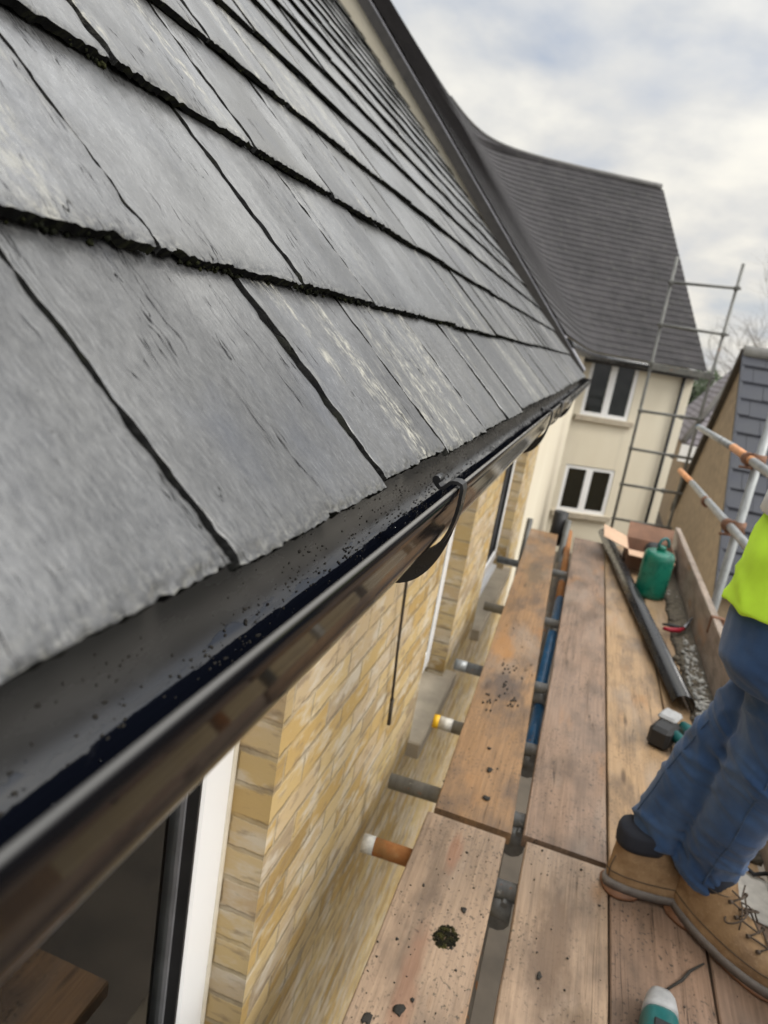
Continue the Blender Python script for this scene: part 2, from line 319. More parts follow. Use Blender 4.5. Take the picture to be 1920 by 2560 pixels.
MT = dict(
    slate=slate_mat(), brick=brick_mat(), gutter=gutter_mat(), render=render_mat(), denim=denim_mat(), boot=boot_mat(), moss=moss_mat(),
    underlay=simple('dark_underlay', (.014, .014, .016), .8),
    tile=tile_mat('grey_plain_tile', (.015, .0135, .0145), (.030, .027, .0285)),
    tile2=tile_mat('purple_tile', (.10, .09, .10), (.17, .155, .165), .16),
    bslate=simple('blue_black_slate', (.017, .019, .028), .6, var=.35, vscale=3, bump=.3),
    ridge=simple('ridge_tile_grey', (.125, .12, .115), .8, var=.3, vscale=3, bump=.3),
    mortar=simple('pale_mortar', (.24, .235, .22), .9, var=.25, vscale=5, bump=.4),
    lead=simple('grey_lead', (.19, .185, .20), .6, var=.2, vscale=4),
    upvc=simple('white_upvc', (.80, .80, .80), .30, var=.015, vscale=1.5, rvar=0.0),
    bead=simple('cream_sealant', (.62, .57, .47), .55, var=.12, vscale=14),
    gasket=simple('black_gasket', (.012, .012, .013), .45),
    grey_frame=simple('grey_spacer', (.20, .20, .21), .4, metal=.3),
    stone=simple('sill_stone', (.40, .345, .265), .9, var=.2, vscale=7, bump=.4),
    lining=simple('dim_room_wall', (.16, .14, .125), .9, var=.1), reflection_folds=simple('reflection_cloth', (.78, .82, .79), .9, var=.08),  # pale tone of the folds imitates brightness reflected in the near pane
    cabl=simple('brown_cable', (.055, .045, .032), .7, var=.3, vscale=40),
    black=simple('black_plastic', (.012, .012, .013), .28, var=.2),
    blackm=simple('black_matt', (.014, .014, .015), .6, var=.3),
    tan=simple('tan_brick_far', (.29, .22, .145), .9, var=.28, vscale=7, bump=.5, bscale=14),
    darkwood=simple('dark_fascia', (.035, .030, .026), .5, var=.3),
    galv=tube_mat('galvanised_tube', (.30, .31, .31), .4, .46, .0), galv2=tube_mat('old_grey_tube', (.20, .205, .205), .35, .5, .12),
    rust=tube_mat('rusty_tube', (.34, .17, .06), .2, .6, .75), bluep=tube_mat('blue_painted_tube', (.018, .105, .23), .0, .42, .10),
    orange=tube_mat('orange_painted_tube', (.56, .25, .10), .0, .6, .1), brownt=tube_mat('brown_grey_tube', (.17, .145, .115), .2, .6, .2),
    polegrey=tube_mat('weathered_pole', (.135, .135, .125), .3, .55, .05),
    ctube=simple('rusty_coupler', (.17, .085, .05), .7, metal=.3, var=.4, vscale=40, bump=.4), gcoup=simple('grey_coupler', (.20, .20, .195), .55, metal=.5, var=.3, vscale=40),
    yellow=simple('yellow_cap', (.72, .42, .012), .45), whitep=simple('white_paint', (.52, .50, .45), .6, var=.3, vscale=60),
    hivis=simple('hi_vis_yellow', (.58, .90, .06), .75, var=.07, vscale=14, bump=.25, bscale=500, spec=.2),
    reflect=simple('silver_band', (.55, .56, .57), .35, metal=.2),
    navy=simple('navy_cloth', (.012, .014, .022), .85), skin=simple('skin', (.46, .27, .19), .55, var=.08, vscale=30),
    hair=simple('brown_hair', (.045, .03, .02), .7, var=.3, vscale=60),
    sole=simple('sole_grey', (.15, .13, .115), .7, var=.25, vscale=40), outsole=simple('outsole_brown', (.17, .075, .035), .65, var=.3, vscale=40),
    seam=simple('denim_seam', (.045, .080, .150), .9, var=.5, vscale=300),
    lace=simple('dark_lace', (.065, .045, .03), .8, var=.5, vscale=300),
    teal=simple('teal_plastic', (.012, .10, .098), .4, var=.15), greytop=simple('grey_plastic', (.30, .30, .30), .5, var=.2, vscale=40),
    green=simple('green_paint', (.006, .135, .088), .3, var=.25, vscale=18), card=simple('brown_card', (.47, .31, .205), .8, var=.1), cardin=simple('dark_card', (.24, .135, .09), .85, var=.2),
    red=simple('red_grip', (.33, .012, .03), .45), steel=simple('dull_steel', (.2, .2, .21), .4, metal=.8),
    rubble=simple('mossy_rubble', (.10, .082, .058), .95, var=.6, vscale=45, bump=.8, bscale=120), pale=simple('pale_crust', (.33, .32, .295), .85, var=.6, vscale=45, bump=.6),
    dirt=simple('dark_dirt', (.022, .019, .015), .9, var=.5, vscale=80, bump=.6),
    sheet=simple('dirty_white_sheet', (.52, .49, .44), .5, var=.25, vscale=22),
    ground=simple('ground_earth', (.075, .062, .048), .95, var=.35, vscale=2.0, bump=.5, bscale=8),
    bark=simple('bark', (.075, .062, .048), .9, var=.3), twig=simple('twig_brown', (.16, .14, .12), .9, var=.3, vscale=2),
    leaf=simple('evergreen_leaf', (.030, .048, .016), .7, var=.55, vscale=2.0),
    w1=wood_mat('pale_scaffold_board', (.345, .245, .168), spots=((.185, 1.42, .06, .28, (.13, .085, .055), .8), (.24, 1.2, .05, .12, (.12, .08, .05), .7), (-.09, 1.6, .022, .10, (.30, .14, .08), .6), (-.10, 1.15, .03, .25, (.26, .13, .08), .5))), w2=wood_mat('brown_scaffold_board', (.30, .178, .090), .95, .5, spots=((-.165, 3.02, .075, .22, (.36, .17, .05), .6), (-.10, 2.62, .10, .20, (.06, .05, .048), .75), (-.13, 4.2, .09, .30, (.10, .08, .055), .6))),
    w3=wood_mat('pinkish_scaffold_board', (.265, .178, .124), .92, .6), w4=wood_mat('golden_scaffold_board', (.37, .245, .137), .95, .35), w5=wood_mat('red_brown_scaffold_board', (.275, .180, .125), .85, .6),
    wt=wood_mat('grey_toe_board', (.33, .265, .215), .9, .4),
)
def glass_mat(name, col, rough=.03):
    m, g = new_mat(name)
    setb(g, col=col, rough=rough, spec=.6, ior=1.75, nor=g.bump(g.noise(g.pos, 3, 2), .03, .02))
    return m
mp, g = new_mat('window_glass'); nt = mp.node_tree
gl = g.n('ShaderNodeBsdfGlossy', {'Color': (1, 1, 1), 'Roughness': .008}); tr_ = g.n('ShaderNodeBsdfTransparent', {'Color': (.86, .90, .88)})
fr_ = g.n('ShaderNodeFresnel', {'IOR': 1.75}); mx_ = g.n('ShaderNodeMixShader', {0: fr_.outputs[0], 1: tr_.outputs[0], 2: gl.outputs[0]})
nt.links.new(mx_.outputs[0], nt.nodes['Material Output'].inputs[0]); MT['pane'] = mp
MT['darkpane'] = glass_mat('far_window_glass', (.010, .012, .010), .08)
mw, g = new_mat('water_drop'); setb(g, col=(1, 1, 1), rough=0.0, trans=1.0, ior=1.33); MT['water'] = mw

# ------------------------------------------------------------------ mesh helpers
class MB:
    def __init__(s): s.v = []; s.f = []; s.sm = []
    def add(s, vs, fs, smooth=False):
        o = len(s.v); s.v += [tuple(p) for p in vs]
        s.f += [tuple(i + o for i in f) for f in fs]; s.sm += [smooth] * len(fs); return s
    def box(s, x0, x1, y0, y1, z0, z1, mat=None, bev=0.0):
        if bev:
            b = min(bev, (x1 - x0) / 2.1, (y1 - y0) / 2.1, (z1 - z0) / 2.1); vs = []; fs = []
            import itertools
            idx = {}
            for sx, sy, sz in itertools.product((0, 1), repeat=3):
                X, Y, Z = (x0, x1)[sx], (y0, y1)[sy], (z0, z1)[sz]; ax, ay, az = (b, -b)[sx], (b, -b)[sy], (b, -b)[sz]
                for t, p in (('x', (X, Y + ay, Z + az)), ('y', (X + ax, Y, Z + az)), ('z', (X + ax, Y + ay, Z))):
                    idx[(sx, sy, sz, t)] = len(vs); vs.append(p)
            I = lambda a, c, e, t: idx[(a, c, e, t)]
            for k in (0, 1):
                fs += [[I(k, 0, 0, 'x'), I(k, 1, 0, 'x'), I(k, 1, 1, 'x'), I(k, 0, 1, 'x')][::(1 if k else -1)],
                       [I(0, k, 0, 'y'), I(1, k, 0, 'y'), I(1, k, 1, 'y'), I(0, k, 1, 'y')][::(-1 if k else 1)],
                       [I(0, 0, k, 'z'), I(1, 0, k, 'z'), I(1, 1, k, 'z'), I(0, 1, k, 'z')][::(1 if k else -1)]]
            for a in (0, 1):
                for c in (0, 1):
                    fs += [[I(a, c, 0, 'x'), I(a, c, 1, 'x'), I(a, c, 1, 'y'), I(a, c, 0, 'y')], [I(a, 0, c, 'x'), I(a, 1, c, 'x'), I(a, 1, c, 'z'), I(a, 0, c, 'z')], [I(0, a, c, 'y'), I(1, a, c, 'y'), I(1, a, c, 'z'), I(0, a, c, 'z')]]
                    for e in (0, 1): fs.append([I(a, c, e, 'x'), I(a, c, e, 'y'), I(a, c, e, 'z')])
        else:
            vs = [(x, y, z) for x in (x0, x1) for y in (y0, y1) for z in (z0, z1)]
            fs = [(0, 1, 3, 2), (4, 6, 7, 5), (0, 4, 5, 1), (2, 3, 7, 6), (0, 2, 6, 4), (1, 5, 7, 3)]
        if mat is not None: vs = [mat @ V(p) for p in vs]
        return s.add(vs, fs)
    def tube(s, pts, r, n=10, cap=True, smooth=True):
        pts = [V(p) for p in pts]; rs = r if isinstance(r, (list, tuple)) else [r] * len(pts)
        vs = []; ref = None
        for i, p in enumerate(pts):
            t = (pts[min(i + 1, len(pts) - 1)] - pts[max(i - 1, 0)]).normalized()
            if ref is None: ref = t.orthogonal().normalized()
            ref = (ref - t * ref.dot(t)).normalized(); b = t.cross(ref)
            for k in range(n):
                a = 2 * math.pi * k / n; vs.append(p + (ref * math.cos(a) + b * math.sin(a)) * rs[i])
        fs = []
        for i in range(len(pts) - 1):
            for k in range(n): fs.append((i * n + k, i * n + (k + 1) % n, (i + 1) * n + (k + 1) % n, (i + 1) * n + k))
        s.add(vs, fs, smooth)
        if cap:
            s.f += [tuple(len(s.v) - len(vs) + k for k in reversed(range(n))), tuple(len(s.v) - n + k for k in range(n))]; s.sm += [False, False]
        return s
    def loft(s, rings, cap=True, smooth=True):
        n = len(rings[0]); vs = [p for r in rings for p in r]; fs = []
        for i in range(len(rings) - 1):
            for k in range(n): fs.append((i * n + k, i * n + (k + 1) % n, (i + 1) * n + (k + 1) % n, (i + 1) * n + k))
        if cap: fs += [tuple(reversed(range(n))), tuple(len(vs) - n + k for k in range(n))]
        return s.add(vs, fs, smooth)
    def ribbon(s, path, y0, y1, th):
        # closed section along a 2-D path in XZ, between y0 and y1, thickness th (or list)
        P = [V((p[0], 0, p[1])) for p in path]; n = len(P); a = []; b = []
        for i in range(n):
            t = (P[min(i + 1, n - 1)] - P[max(i - 1, 0)]).normalized(); nr = V((-t.z, 0, t.x)); h = (th[i] if isinstance(th, list) else th) / 2
            a.append(P[i] + nr * h); b.append(P[i] - nr * h)
        sec = a + b[::-1]; m = len(sec); vs = [(p.x, y0, p.z) for p in sec] + [(p.x, y1, p.z) for p in sec]
        fs = [(k, (k + 1) % m, m + (k + 1) % m, m + k) for k in range(m)]
        for i in range(n - 1): fs += [(i, m - 1 - i, m - 2 - i, i + 1), (m + i, m + i + 1, 2 * m - 2 - i, 2 * m - 1 - i)]
        return s.add(vs, fs, False)
    def blob(s, c, r, n=6, seed=0, amp=.35, flat=1.0):
        c = V(c); vs = []; fs = []; rings = n; seg = n * 2
        rr = r if isinstance(r, tuple) else (r, r, r)
        for i in range(rings + 1):
            th = math.pi * i / rings
            for k in range(seg):
                ph = 2 * math.pi * k / seg; q = V((math.sin(th) * math.cos(ph), math.sin(th) * math.sin(ph), math.cos(th)))
                kx = 1 + amp * mn.noise(q * 1.7 + V((seed * 3.1, seed * 1.7, seed)))
                vs.append(c + V((q.x * rr[0] * kx, q.y * rr[1] * kx, q.z * rr[2] * kx * flat)))
        for i in range(rings):
            for k in range(seg): fs.append((i * seg + k, (i + 1) * seg + k, (i + 1) * seg + (k + 1) % seg, i * seg + (k + 1) % seg))
        return s.add(vs, fs, True)
    def build(s, name, mat, parent=None, fix=True):
        me = bpy.data.meshes.new(name); me.from_pydata(s.v, [], s.f); me.update()
        me.polygons.foreach_set('use_smooth', s.sm)
        if mat: me.materials.append(MT[mat] if isinstance(mat, str) else mat)
        if fix:
            import bmesh
            bm = bmesh.new(); bm.from_mesh(me); bmesh.ops.recalc_face_normals(bm, faces=bm.faces); bm.to_mesh(me); bm.free()
        o = bpy.data.objects.new(name, me); COL.objects.link(o)
        if parent is not None: put(o, parent)
        return o
def put(o, parent):
    o.parent = parent
    M = parent.matrix_basis if parent.parent is None else Matrix.Identity(4)
    o.matrix_parent_inverse = M.inverted()
def tag(o, label=None, cat=None, group=None, kind=None):
    for k, v in (('label', label), ('category', cat), ('group', group), ('kind', kind)):
        if v: o[k] = v
    return o
def thing(name, label, cat, loc, group=None):
    o = bpy.data.objects.new(name, None); COL.objects.link(o); o.location = loc; o.empty_display_size = .1
    o.matrix_basis = Matrix.Translation(loc)
    return tag(o, label, cat, group)
def bake(o, *mods):
    for t, kw in mods:
        md = o.modifiers.new(t, t)
        for k, v in kw.items(): setattr(md, k, v)
    dg = bpy.context.evaluated_depsgraph_get(); dg.update()
    me = bpy.data.meshes.new_from_object(o.evaluated_get(dg)); o.modifiers.clear(); old = o.data; o.data = me; me.name = old.name
    return o

GZ = -4.3          # ground level; the camera is the origin
EAVE = V((-.175, 0, -.1421)); PITCH = R(45.3); GAUGE = .2424; YEND = 6.70
UP = V((-math.cos(PITCH), 0, math.sin(PITCH))); NR = V((math.sin(PITCH), 0, math.cos(PITCH)))

# ================================================================== ground
gm = MB(); N = 40
gp = np.sign(np.linspace(-1, 1, N)) * np.abs(np.linspace(-1, 1, N)) ** 2.5 * 700
gv = [(gp[i], gp[j] + 10, GZ + .06 * mn.noise(V((gp[i] * .2, gp[j] * .2, 0)))) for i in range(N) for j in range(N)]
gm.add(gv, [(i * N + j, (i + 1) * N + j, (i + 1) * N + j + 1, i * N + j + 1) for i in range(N - 1) for j in range(N - 1)], True)
tag(gm.build('ground', 'ground'), kind='structure')

# ================================================================== brick house
house = thing('brick_house', 'yellow brick house with grey slate roof, black gutter and white windows', 'house', (-.42, 3, GZ))
WX = -.42; WT = .30
def wall_with_openings(mb, openings, y0, y1, z0, z1, xo, xi):
    ys = sorted({y0, y1, *[o[0] for o in openings], *[o[1] for o in openings]})
    for a, b in zip(ys[:-1], ys[1:]):
        cuts = sorted([(o[2], o[3]) for o in openings if o[0] <= a and o[1] >= b]); z = z0
        for c0, c1 in cuts:
            if c0 > z: mb.box(xi, xo, a, b, z, c0)
            z = c1
        if z < z1: mb.box(xi, xo, a, b, z, z1)
OPEN = [(-.35, 1.088, -1.60, -.40), (2.52, 3.13, -1.60, -.44), (4.02, 5.33, -1.68, -.44)]
mb = MB(); wall_with_openings(mb, OPEN, -1.2, 6.36, GZ, -.30, WX, WX - WT)
mb.build('wall', 'brick', house, fix=False)
mb = MB().box(-.262, -.245, -1.2, 6.69, -.32, -.135).box(-.42, -.262, -1.2, 6.69, -.312, -.30)
mb.build('fascia', 'darkwood', house)
for (a, b, c, e) in OPEN:
    xg = -.505
    fr = MB(); fw = .058
    for (p, q, r_, s_) in ((b - fw, b - .003, c + .04, e - .003), (a + .003, a + fw, c + .04, e - .003), (a + fw, b - fw, c + .04, c + .04 + fw), (a + fw, b - fw, e - .003 - fw, e - .003)):
        fr.box(xg - .07, xg, p, q, r_, s_, bev=.004)
    win = fr.build('window', 'bead' if False else 'upvc', house)
    s = MB(); sw = .092; a2, b2, c2, e2 = a + fw - .006, b - fw + .006, c + .04 + fw - .006, e - fw + .003
    for (p, q, r_, s_) in ((b2 - sw, b2, c2, e2), (a2, a2 + sw, c2, e2), (a2 + sw, b2 - sw, c2, c2 + sw), (a2 + sw, b2 - sw, e2 - sw, e2)):
        s.box(xg - .05, xg + .014, p, q, r_, s_, bev=.007)
    s.build('sash', 'upvc', win)
    bd = MB().box(xg - .02, xg + .004, b - .016, b - .0005, c + .04, e - .004, bev=.003); bd.build('sealant', 'bead', win)
    k = MB(); a3, b3, c3, e3 = a2 + sw, b2 - sw, c2 + sw, e2 - sw
    k.box(xg - .03, xg + .010, b3 - .007, b3 - .0005, c3, e3).box(xg - .03, xg + .006, a3 + .0005, a3 + .012, c3, e3).box(xg - .03, xg + .006, a3 + .012, b3 - .012, c3 + .0005, c3 + .012)
    k.build('gasket', 'gasket', win)
    MB().box(xg - .04, xg - .012, b3 - .014, b3 - .0075, c3 + .012, e3).build('spacer', 'grey_frame', win)
    MB().box(xg - .04, xg - .014, a3 + .0125, a3 + .03, c3 + .012, e3).build('spacer', 'grey_frame', win)
    MB().box(xg - .024, xg - .020, a3 + .012, b3 - .007, c3 + .012, e3).build('pane', 'pane', win)
    MB().box(-1.9, -1.88, a - .3, b + .3, c - .2, e + .1).box(-1.88, WX - WT, a - .32, a - .3, c - .2, e + .1).box(-1.88, WX - WT, b + .3, b + .32, c - .2, e + .1).box(-1.88, WX - WT, a - .3, b + .3, c - .22, c - .2).box(-1.88, WX - WT, a - .3, b + .3, e + .1, e + .12).build('room_lining', 'lining', win)
    if b != 3.13: MB().box(xg - .02, xg + .034, a + .002, b - .002, c + .012, c + .0385, bev=.006).build('sill', 'upvc', win)
    st = MB().box(WX - .13, WX + .055, a - .02, b + .09, c - .062, c - .001 + .012, bev=.006); st.build('stone_sill', 'stone', win)

cu_ = MB(); cv = []; ny_ = 90
for iz in range(9):
    for iy in range(ny_ + 1):
        yy = -.28 + 1.13 * iy / ny_; zz_ = -1.54 + 1.05 * iz / 8
        cv.append((-.585 + .018 * math.sin(yy * 62 + 1.5 * math.sin(yy * 9)) + .01 * mn.noise(V((yy * 5, zz_ * 2, 0))), yy, zz_))
cu_.add(cv, [(a_ * (ny_ + 1) + b_, a_ * (ny_ + 1) + b_ + 1, (a_ + 1) * (ny_ + 1) + b_ + 1, (a_ + 1) * (ny_ + 1) + b_) for a_ in range(8) for b_ in range(ny_)], True)
cuo = cu_.build('reflection_folds', 'reflection_folds', fix=False); bake(cuo, ('SOLIDIFY', dict(thickness=.003)))  # folds added behind the near pane to stand in for streaks reflected there
tag(cuo, 'pale grey green folds added behind the nearest window glass to imitate its reflections', 'reflection_folds')
# ---- slate roof
def slate(buf, k, y0, y1, nu, nv, seed):
    rs = random.Random(seed); hi = nu > 12
    rnd = rs.random(); so_ = rs.random() * 40
    gap = rs.uniform(.0065, .0105); tilt = rs.uniform(-.0045, .0045); bow = rs.uniform(-.002, .004); lift = rs.uniform(0, .0022); dv = rs.uniform(-.004, .003); th = rs.uniform(.0075, .010)
    L = GAUGE + .035; shear = -.05 + rs.uniform(-.012, .012)
    tu = .5 - .5 * np.cos(np.linspace(0, np.pi, nu + 1)); tu = .6 * tu + .4 * np.linspace(0, 1, nu + 1)
    tv = np.linspace(0, 1, nv + 1) ** 1.6
    top = []; uvs = []
    nz = lambda a, b, c: mn.noise(V((a, b, c + so_)))
    for j, v in enumerate(tv):
        for i, u in enumerate(tu):
            yy = y0 + gap / 2 + (y1 - y0 - gap) * u; s0 = v * L
            eL = (.0012 * nz(s0 * 420, 3, 1) if hi else 0) + .0022 * nz(s0 * 38, 1.3, 0) + .0016 * nz(s0 * 140, 4, 2); eR = (.0012 * nz(s0 * 420, 8, 1) if hi else 0) + .0022 * nz(s0 * 38, 7.1, 3) + .0016 * nz(s0 * 140, 9, 2)
            yy += eL * (1 - u) + eR * u + shear * s0
            bot = .0022 * nz(yy * 30, 0, 5) + .0020 * nz(yy * 160, 2, 5)
            if hi: bot += .008 * max(0, nz(yy * 60, 3, 9) - .22) + .0012 * nz(yy * 420, 1, 6)
            s = k * GAUGE + dv + s0 + bot * (1 - v) ** 3
            h = -(.013 + bow) * s0 / GAUGE + bow * (s0 / GAUGE) ** 2 + tilt * (u - .5) + lift + .0012 * nz(yy * 9, s * 9, 0)
            if hi:
                h += .0005 * nz(yy * 60, s * 12, 3)
                de = min(u, 1 - u) * (y1 - y0); wr = 0
                if s0 < .016: wr = max(wr, (1 - s0 / .016) ** 1.5 * (.0006 + .0034 * max(0, .3 + nz(yy * 110, s0 * 150, 7))))
                if de < .009: wr = max(wr, (1 - de / .009) ** 1.5 * (.0003 + .0024 * max(0, .3 + nz(yy * 60, s * 45, 8))))
                h -= wr
            buf['ed'].append(max(math.exp(-s0 / .012), .35 * math.exp(-min(u, 1 - u) * (y1 - y0) / .006))); top.append(EAVE + UP * s + NR * h + V((0, yy, 0))); uvs.append((yy + rnd * 17.0, s + rnd * 9.0))
    n0 = len(buf['v']); W1 = nu + 1
    buf['v'] += top
    def F(ids, sm, rim=0.0): buf['f'].append(tuple(n0 + q for q in ids)); buf['sm'].append(sm); buf['r'].append(rnd); buf['rim'].append(rim)
    for j in range(nv):
        for i in range(nu): F((j * W1 + i, j * W1 + i + 1, (j + 1) * W1 + i + 1, (j + 1) * W1 + i), True)
    buf['uv'] += uvs
    rim = [j * W1 for j in range(nv, 0, -1)] + list(range(W1)) + [j * W1 + nu for j in range(1, nv + 1)]
    low = []
    for q in rim:
        p = top[q]; j = V((rs.uniform(-1, 1), rs.uniform(-1, 1), rs.uniform(-1, 1))) * (.0009 if hi else 0)
        low.append(p - NR * th + j); buf['uv'].append((uvs[q][0] + .004, uvs[q][1] - .006))
    b0 = len(top); buf['v'] += low; buf['ed'] += [0.0] * len(low)
    for i in range(len(rim) - 1): F((rim[i], b0 + i, b0 + i + 1, rim[i + 1]), False, 1.0 if nv <= i < nv + nu else .75)
buf = dict(v=[], f=[], sm=[], r=[], uv=[], rim=[], ed=[])
JT = {0: [-.52, -.235, .055, .345, .634, .909, 1.20], 1: [-.38, -.09, .205, .492, .764, 1.022, 1.32], 2: [-.54, -.24, .045, .335, .640, .935, 1.22], 3: [-.40, -.10, .19, .480, .775, 1.06, 1.35]}
NC = 20
for k in range(NC):
    y = JT[k][0] if k in JT else .345 - .30 * 3 + (.160 if k % 2 else 0.0) + random.uniform(-.03, .03); i = 0
    while y < YEND - .02:
        w = .292 + random.uniform(-.012, .012)
        y1 = JT[k][i + 1] if k in JT and i + 1 < len(JT[k]) else min(y + w, YEND)
        if YEND - y1 < .08: y1 = YEND
        if k <= 3 and y < 1.75: nu, nv = (64, 52) if y < 1.3 and k <= 2 else (24, 24)
        elif y < 3: nu, nv = 12, 12
        else: nu, nv = 5, 6
        slate(buf, k, y, y1, nu, nv, k * 100 + i); y = y1; i += 1
me = bpy.data.meshes.new('roof'); me.from_pydata([tuple(p) for p in buf['v']], [], buf['f']); me.update()
me.polygons.foreach_set('use_smooth', buf['sm']); me.materials.append(MT['slate'])
uvl = me.uv_layers.new(name='UVMap'); lv = np.zeros(len(me.loops), dtype=np.int32); me.loops.foreach_get('vertex_index', lv)
uvl.data.foreach_set('uv', np.array(buf['uv'], dtype=np.float32)[lv].ravel())
at = me.attributes.new('rnd', 'FLOAT', 'FACE'); at.data.foreach_set('value', buf['r'])
at = me.attributes.new('rim', 'FLOAT', 'FACE'); at.data.foreach_set('value', buf['rim'])
at = me.attributes.new('edge', 'FLOAT', 'POINT'); at.data.foreach_set('value', buf['ed'])
roof = bpy.data.objects.new('roof', me); COL.objects.link(roof); put(roof, house)
# underlay beneath the open joints, and the far slope of the roof
u = MB(); q = [EAVE + UP * a + NR * b + V((0, yy, 0)) for a, b, yy in ((.012, -.020, -1.1), (.012, -.020, YEND - .005), (NC * GAUGE, -.020, YEND - .005), (NC * GAUGE, -.020, -1.1))]
top = q[2]; u.add(q + [V((2 * top.x - q[0].x, YEND, q[0].z)), V((2 * top.x - q[0].x, -1.1, q[0].z))], [(0, 1, 2, 3), (3, 2, 4, 5)])
u.build('underlay', 'underlay', roof)
# moss packed along the butt edges of the lower courses
ms = MB()
for k in range(0, 7):
    y = -.55
    ye = (3.2, 3.2, 2.8, 2.8, 2.4, 2.4, 2.0)[k]
    step = .0028
    while y < ye:
        dens = -.18 + 1.5 * mn.noise(V((y * 9, k * 3.3, 1))) + max(0, .45 - .6 * max(0, y)) * (1 if k else .3)
        if k == 0: dens -= .25
        if random.random() < dens:
            r_ = random.uniform(.0009, .0024) * (1.15 if k in (1, 2) else .8)
            ms.blob(EAVE + UP * (k * GAUGE + random.uniform(-.0012, .0015) - (0 if k else -.004)) + NR * random.uniform(-.0125, -.0050) + V((0, y, 0)), r_, 4, random.random() * 50, .7)
        y += step * random.uniform(.5, 1.4) * (1 if y < 1.6 else 2.4)
moss = ms.build('moss', 'moss', roof, fix=False); moss['kind'] = 'stuff'

# ---- gutter
GC = (-.181, -.160); GA, GB = .056, .082
def gprof(off=0.0, n=30, a0=0.0, a1=math.pi):
    pts = []
    for i in range(n + 1):
        t = a0 + (a1 - a0) * i / n; c, s_ = math.cos(t), math.sin(t); e = 2 / 2.5
        pts.append((GC[0] + (GA + off) * math.copysign(abs(c) ** e, c), GC[1] - (GB + off) * abs(s_) ** e))
    return pts
outer = gprof(0); inner = [(p[0], p[1]) for p in gprof(-.0028)]
lip = [(GC[0] + GA - .0046, GC[1] - .0035), (GC[0] + GA - .0050, GC[1] + .0006)] + [(GC[0] + GA - .0021 - .0029 * math.cos(a_), GC[1] + .0010 + .0029 * math.sin(a_)) for a_ in [math.pi * q_ / 8 for q_ in range(0, 9)]] + [(GC[0] + GA + .0008, GC[1] - .010), (GC[0] + GA - .0003, GC[1] - .011)]
inn = inner[1:][::-1]
sec = [(GC[0] - GA, GC[1] + .012), (GC[0] - GA + .0028, GC[1] + .012)] + inn + lip + outer[4:]
isin = [0] + [1] * (1 + len(inn) + 8) + [.5] + [0] * 200
ysec = [-.9 + i * .1 for i in range(80)]; ysec = [a for a in ysec if a < 6.98] + [6.98]
nS = len(sec); gv = []; gf = []
for j, yy in enumerate(ysec):
    wob = .0011 * mn.noise(V((yy * 1.7, 0, 3)))
    gv += [(p[0] + wob, yy, p[1] + wob * .7) for p in sec]
for j in range(len(ysec) - 1):
    for i in range(nS): gf.append((j * nS + i, j * nS + (i + 1) % nS, (j + 1) * nS + (i + 1) % nS, (j + 1) * nS + i))
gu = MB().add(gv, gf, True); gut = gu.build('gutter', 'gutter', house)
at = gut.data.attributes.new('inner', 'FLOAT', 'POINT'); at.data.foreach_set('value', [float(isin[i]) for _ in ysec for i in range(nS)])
# stop end
MB().add([(p[0], 6.981, p[1]) for p in outer], [tuple(range(len(outer)))]).build('stop_end', 'black', gut)
def bracket(y, w=.022):
    lx, lz = GC[0] + GA, GC[1]
    curl = [(lx - .0245, lz + .0075), (lx - .0235, lz + .0035), (lx - .0205, lz + .0005), (lx - .0180, lz - .0002), (lx - .0145, lz + .0015), (lx - .0095, lz + .0075), (lx - .006, lz + .0092), (lx - .001, lz + .0095), (lx + .0035, lz + .0078), (lx + .0052, lz + .0035)]
    path = curl + gprof(.0052, 26, .10, math.pi * .98)
    th = [.0062, .0050] + [.0040] * (len(path) - 2)
    b = MB().ribbon(path, y - w / 2, y + w / 2, th)
    knob = [(lx - .0247, y - w / 2 - .0005, lz + .0083), (lx - .0247, y + w / 2 + .0005, lz + .0083)]
    b.tube(knob, .0047, 12)
    # web: a crescent plate in the plane across the gutter, deepest under it
    a = gprof(.0065, 30, .30, math.pi); o_ = []
    for i, p in enumerate(a):
        t = i / 30; o_.append((p[0] + .004 * math.sin(t * 3) , p[1] - .052 * math.sin(min(1, t * 1.25) * math.pi * .5) ** 1.3))
    for yy0, yy1 in ((y + .002, y + .0055),):
        n = len(a); vs = [(p[0], yy0, p[1]) for p in a] + [(p[0], yy0, p[1]) for p in o_] + [(p[0], yy1, p[1]) for p in a] + [(p[0], yy1, p[1]) for p in o_]; fs = []
        for i in range(n - 1): fs += [(i, i + 1, n + i + 1, n + i), (2 * n + i, 3 * n + i, 3 * n + i + 1, 2 * n + i + 1), (n + i, n + i + 1, 3 * n + i + 1, 3 * n + i)]
        b.add(vs, fs)
    return b
for yb in (.754, 2.05, 3.45): bracket(yb).build('bracket', 'black', gut)
un = MB().ribbon([(GC[0] + GA - .009, GC[1] + .004), (GC[0] + GA - .004, GC[1] + .0075), (GC[0] + GA + .004, GC[1] + .006)] + gprof(.0035, 24, .06, math.pi), 2.52, 2.64, .003); un.build('union_joint', 'black', gut)
